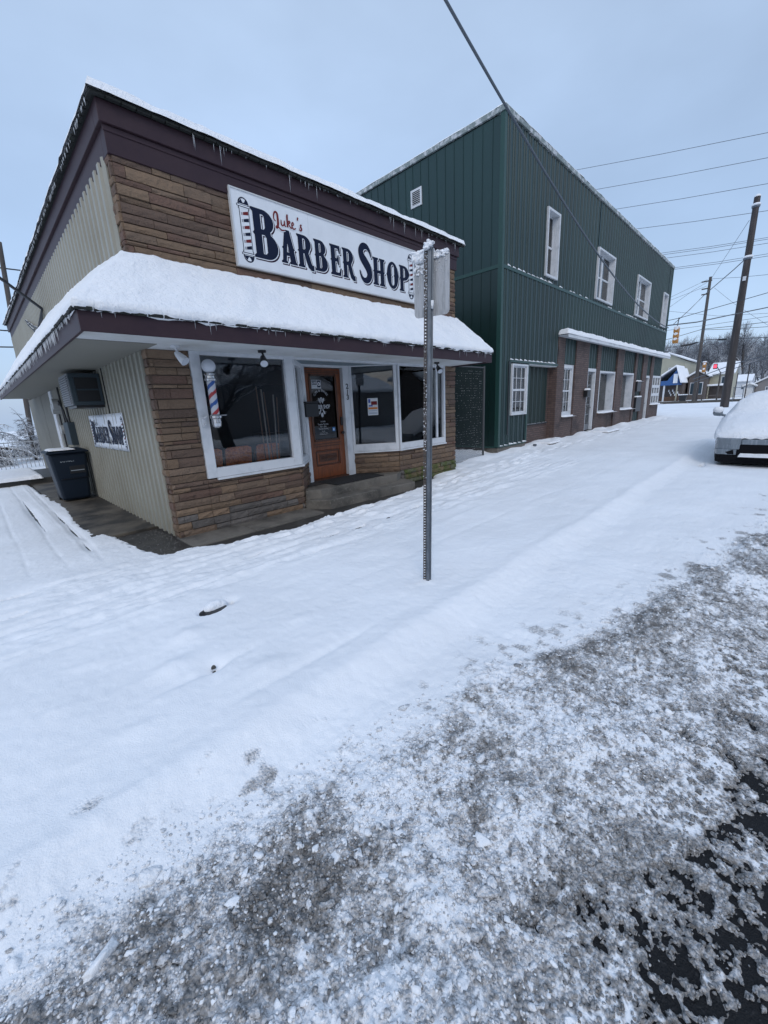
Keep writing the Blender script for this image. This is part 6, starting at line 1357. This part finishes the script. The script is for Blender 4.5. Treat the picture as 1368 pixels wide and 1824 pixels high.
house('beige_house', 80, 12.95, 90, 17.5, .4, 6.35, 7.6, m_cream, 'beige two storey house with a snowy roof right behind the green building', 'x', [(13.9, 3.9, .55, 1.6), (14.8, 3.9, .55, 1.6)])
# blue gabled shop with open porch
bs = thing('blue_gabled_shop', (75, 13.7, .4), 'little shop with a snowy gable roof and bright blue fascia across the street', 'building')
q = MB(); q.box(77, 12.4, .2, 82, 15.6, 3.0); q.build('wall', m_brown_s, bs)
q = MB(); q.box(74.4, 12.6, 2.75, 82, 15.6, 3.4); q.add([(74.4, 12.6, 3.4), (74.4, 14.0, 3.4), (74.4, 12.95, 4.9)], [(0, 1, 2)]); q.build('blue_fascia', m_blue_s, bs)
q = MB(); q.add([(74.1, 13.05, 5.35), (74.1, 15.9, 3.25), (82, 15.9, 3.25), (82, 13.05, 5.35), (74.1, 13.05, 5.55), (74.1, 15.9, 3.5), (82, 15.9, 3.5), (82, 13.05, 5.55)], [(3, 2, 1, 0), (4, 5, 6, 7), (0, 1, 5, 4), (1, 2, 6, 5), (2, 3, 7, 6), (3, 0, 4, 7)])
q.add([(74.1, 12.3, 3.0), (74.1, 13.05, 5.35), (82, 13.05, 5.35), (82, 12.3, 3.0), (74.1, 12.15, 3.1), (74.1, 13.05, 5.55), (82, 13.05, 5.55), (82, 12.15, 3.1)], [(0, 1, 2, 3), (7, 6, 5, 4), (4, 5, 1, 0), (5, 6, 2, 1), (6, 7, 3, 2), (7, 4, 0, 3)]); q.build('roof_snow', m_snow, bs)
MB().box(74.5, 14.22, .3, 74.7, 14.42, 2.75).build('post', m_white, bs); MB().box(74.5, 12.65, .3, 74.7, 12.8, 2.75).build('post', m_cream, bs); MB().box(74.28, 12.72, 3.0, 74.38, 13.25, 4.3).build('sign_panel', m_panel, bs)
MB().box(75.2, 12.6, .3, 76.2, 14.9, 1.1).build('counter', mat('brown_timber', (.10, .06, .04), .8), bs); q = MB()
for k in range(9): q.box(75.3, 12.5+k*.16, 1.2+.3*(k % 3), 75.5, 12.6+k*.16, 1.5+.3*(k % 3))
q.build('posters', m_panel, bs)
q = MB(); q.box(74.9, 11.95, .3, 75.3, 12.3, 1.3); tag(q.build('red_chair', m_red, bevel=.05), 'small red chair or cart outside the blue gabled shop', 'chair')
house('dark_shop', 79, 9.9, 86, 12.1, .5, 3.7, 4.6, m_brown_s, 'dark low shopfront with a snowy roof between the blue shop and the cream house', 'x', [(10.6, 1.2, .7, 1.8), (11.5, 1.2, .7, 1.8)], 'building')
house('cream_house', 82, 7.3, 90, 9.9, .5, 4.0, 5.7, m_cream, 'cream house with a wide snowy roof behind the signal posts', 'y', [(8.3, 2.6, .45, 1.1)])
ch = thing('porch', (80.5, 8.5, .5), 'snow roofed dark porch on the front of the cream house', 'porch'); MB().box(80, 7.2, 2.35, 82, 9.9, 2.62).build('roof_snow', m_snow, ch, bevel=.06); MB().box(81.6, 7.3, .5, 81.99, 9.8, 2.3).build('screen', m_brown_s, ch)
for y in (7.4, 9.7): MB().box(80.1, y-.06, .3, 80.22, y+.06, 2.35).build('post', m_cream, ch)
MB().box(80.05, 7.45, .9, 80.15, 9.65, 1.05).build('rail', m_brown_s, ch)
t = thing('wheeled_bin', (74, 12.0, .4), 'black rubbish bin with a snowy lid across the far street', 'bin'); q = MB(); taper(q, 74, 11.75, .6, .7, .75, .95, .35, 1.25); q.build('body', m_black, t); MB().box(73.6, 11.25, 1.25, 74.4, 12.25, 1.36).build('lid_snow', m_snow, t, bevel=.03)
house('grey_house', 92, 2.2, 99, 5.0, .5, 2.3, 3.3, m_grey_s, 'small grey house with a snowy gable far right above the car', 'x', [(3.6, 1.3, .4, .6)])
house('low_shed', 90, 5.1, 95, 6.2, .5, 2.0, 2.4, m_white, 'low snowy roofed shed left of the small grey house', 'x')
house('white_house', 104, 6.6, 110, 9.2, .6, 3.0, 4.2, m_white, 'white house seen far off just right of the thick pole', 'y', [(7.5, 1.6, .5, .9)])
# kerb wall of the far corner
tag(MB().box(61.0, 2.0, .2, 61.3, 22, .62).build('low_wall', mat('wet_bank', (.07, .066, .06), .8, var=(2, (.3, .3, .31), .6, .75)), bevel=.05), 'dark wet kerb wall along the far side street', 'wall')
# guard rails on the right
gr2 = thing('handrail', (58, 4.8, .4), 'thin metal handrail on the snow beyond the car', 'railing')
for y in (3.4, 4.2, 5.0): MB().tube([(60, y, .3), (60, y, 1.9)], .03, 6).build('post', m_galv, gr2)
MB().tube([(60, 3.2, 1.85), (60, 5.1, 1.85)], .03, 6).build('rail', m_galv, gr2)

# ================================================================== LEFT REAR: iron fence, stoop
fl = thing('iron_fence', (-1, 20.5, 0), 'pale painted iron picket fence behind the barber shop yard', 'fence')
q = MB(); q.tube([(-4, 20.9, 1.0), (1.9, 20.3, 1.0)], .022, 6); q.tube([(-4, 20.9, .42), (1.9, 20.3, .42)], .022, 6); q.build('rail', m_iron, fl)
pk = MB().box(-.011, -.011, 0, .011, .011, 1.05).build('picket', m_iron, fl)
pk.location = (-4, 20.9, -.02); 
for k in range(1, 50):
    o = pk.copy(); scn.collection.objects.link(o); o.location = (-4+k*.12, 20.9-k*.0122, -.02)
sp_ = thing('rear_stoop', (1.0, 15.5, 0), 'snow covered concrete stoop behind the wheeled bin', 'stoop'); MB().box(.15, 14.6, -.1, 1.68, 17.6, .17).build('slab', m_wet, sp_); snow_slab('stoop_snow', .1, 14.5, 1.2, 17.7, .168, .10, sp_, rnd=.12, seed=44)

# ================================================================== ACROSS THE STREET (seen in the window glass)
house('red_brick_house', -6, -22, 2, -15, 0, 3.4, 5.6, m_brown_s, 'brown house across the road mirrored in the shop windows', 'y'); house('grey_street_house', 12, -24, 20, -16, 0, 3.2, 5.2, m_grey_s, 'grey house across the road mirrored in the shop windows', 'y'); house('dark_street_house', 26, -24, 35, -16, 0, 3.4, 5.4, m_brown_s, 'dark house further along the road behind the camera', 'y'); house('long_street_house', -20, -24, -11, -16, 0, 3.0, 5.0, m_grey_s, 'long grey house across the road to the left of the camera', 'y')
tree(9.5, -9.5, -.1, 9.5, 31, 'spreading bare tree across the road mirrored in the right bay window', depth=5, spread=.6, first=.2, r0=.32); tree(4.0, -13, -.1, 9, 33, 'bare tree across the road opposite the barber shop', depth=5); tree(20, -11, -.1, 10, 35, 'bare tree across the road opposite the green building', depth=5, first=.2, r0=.3)
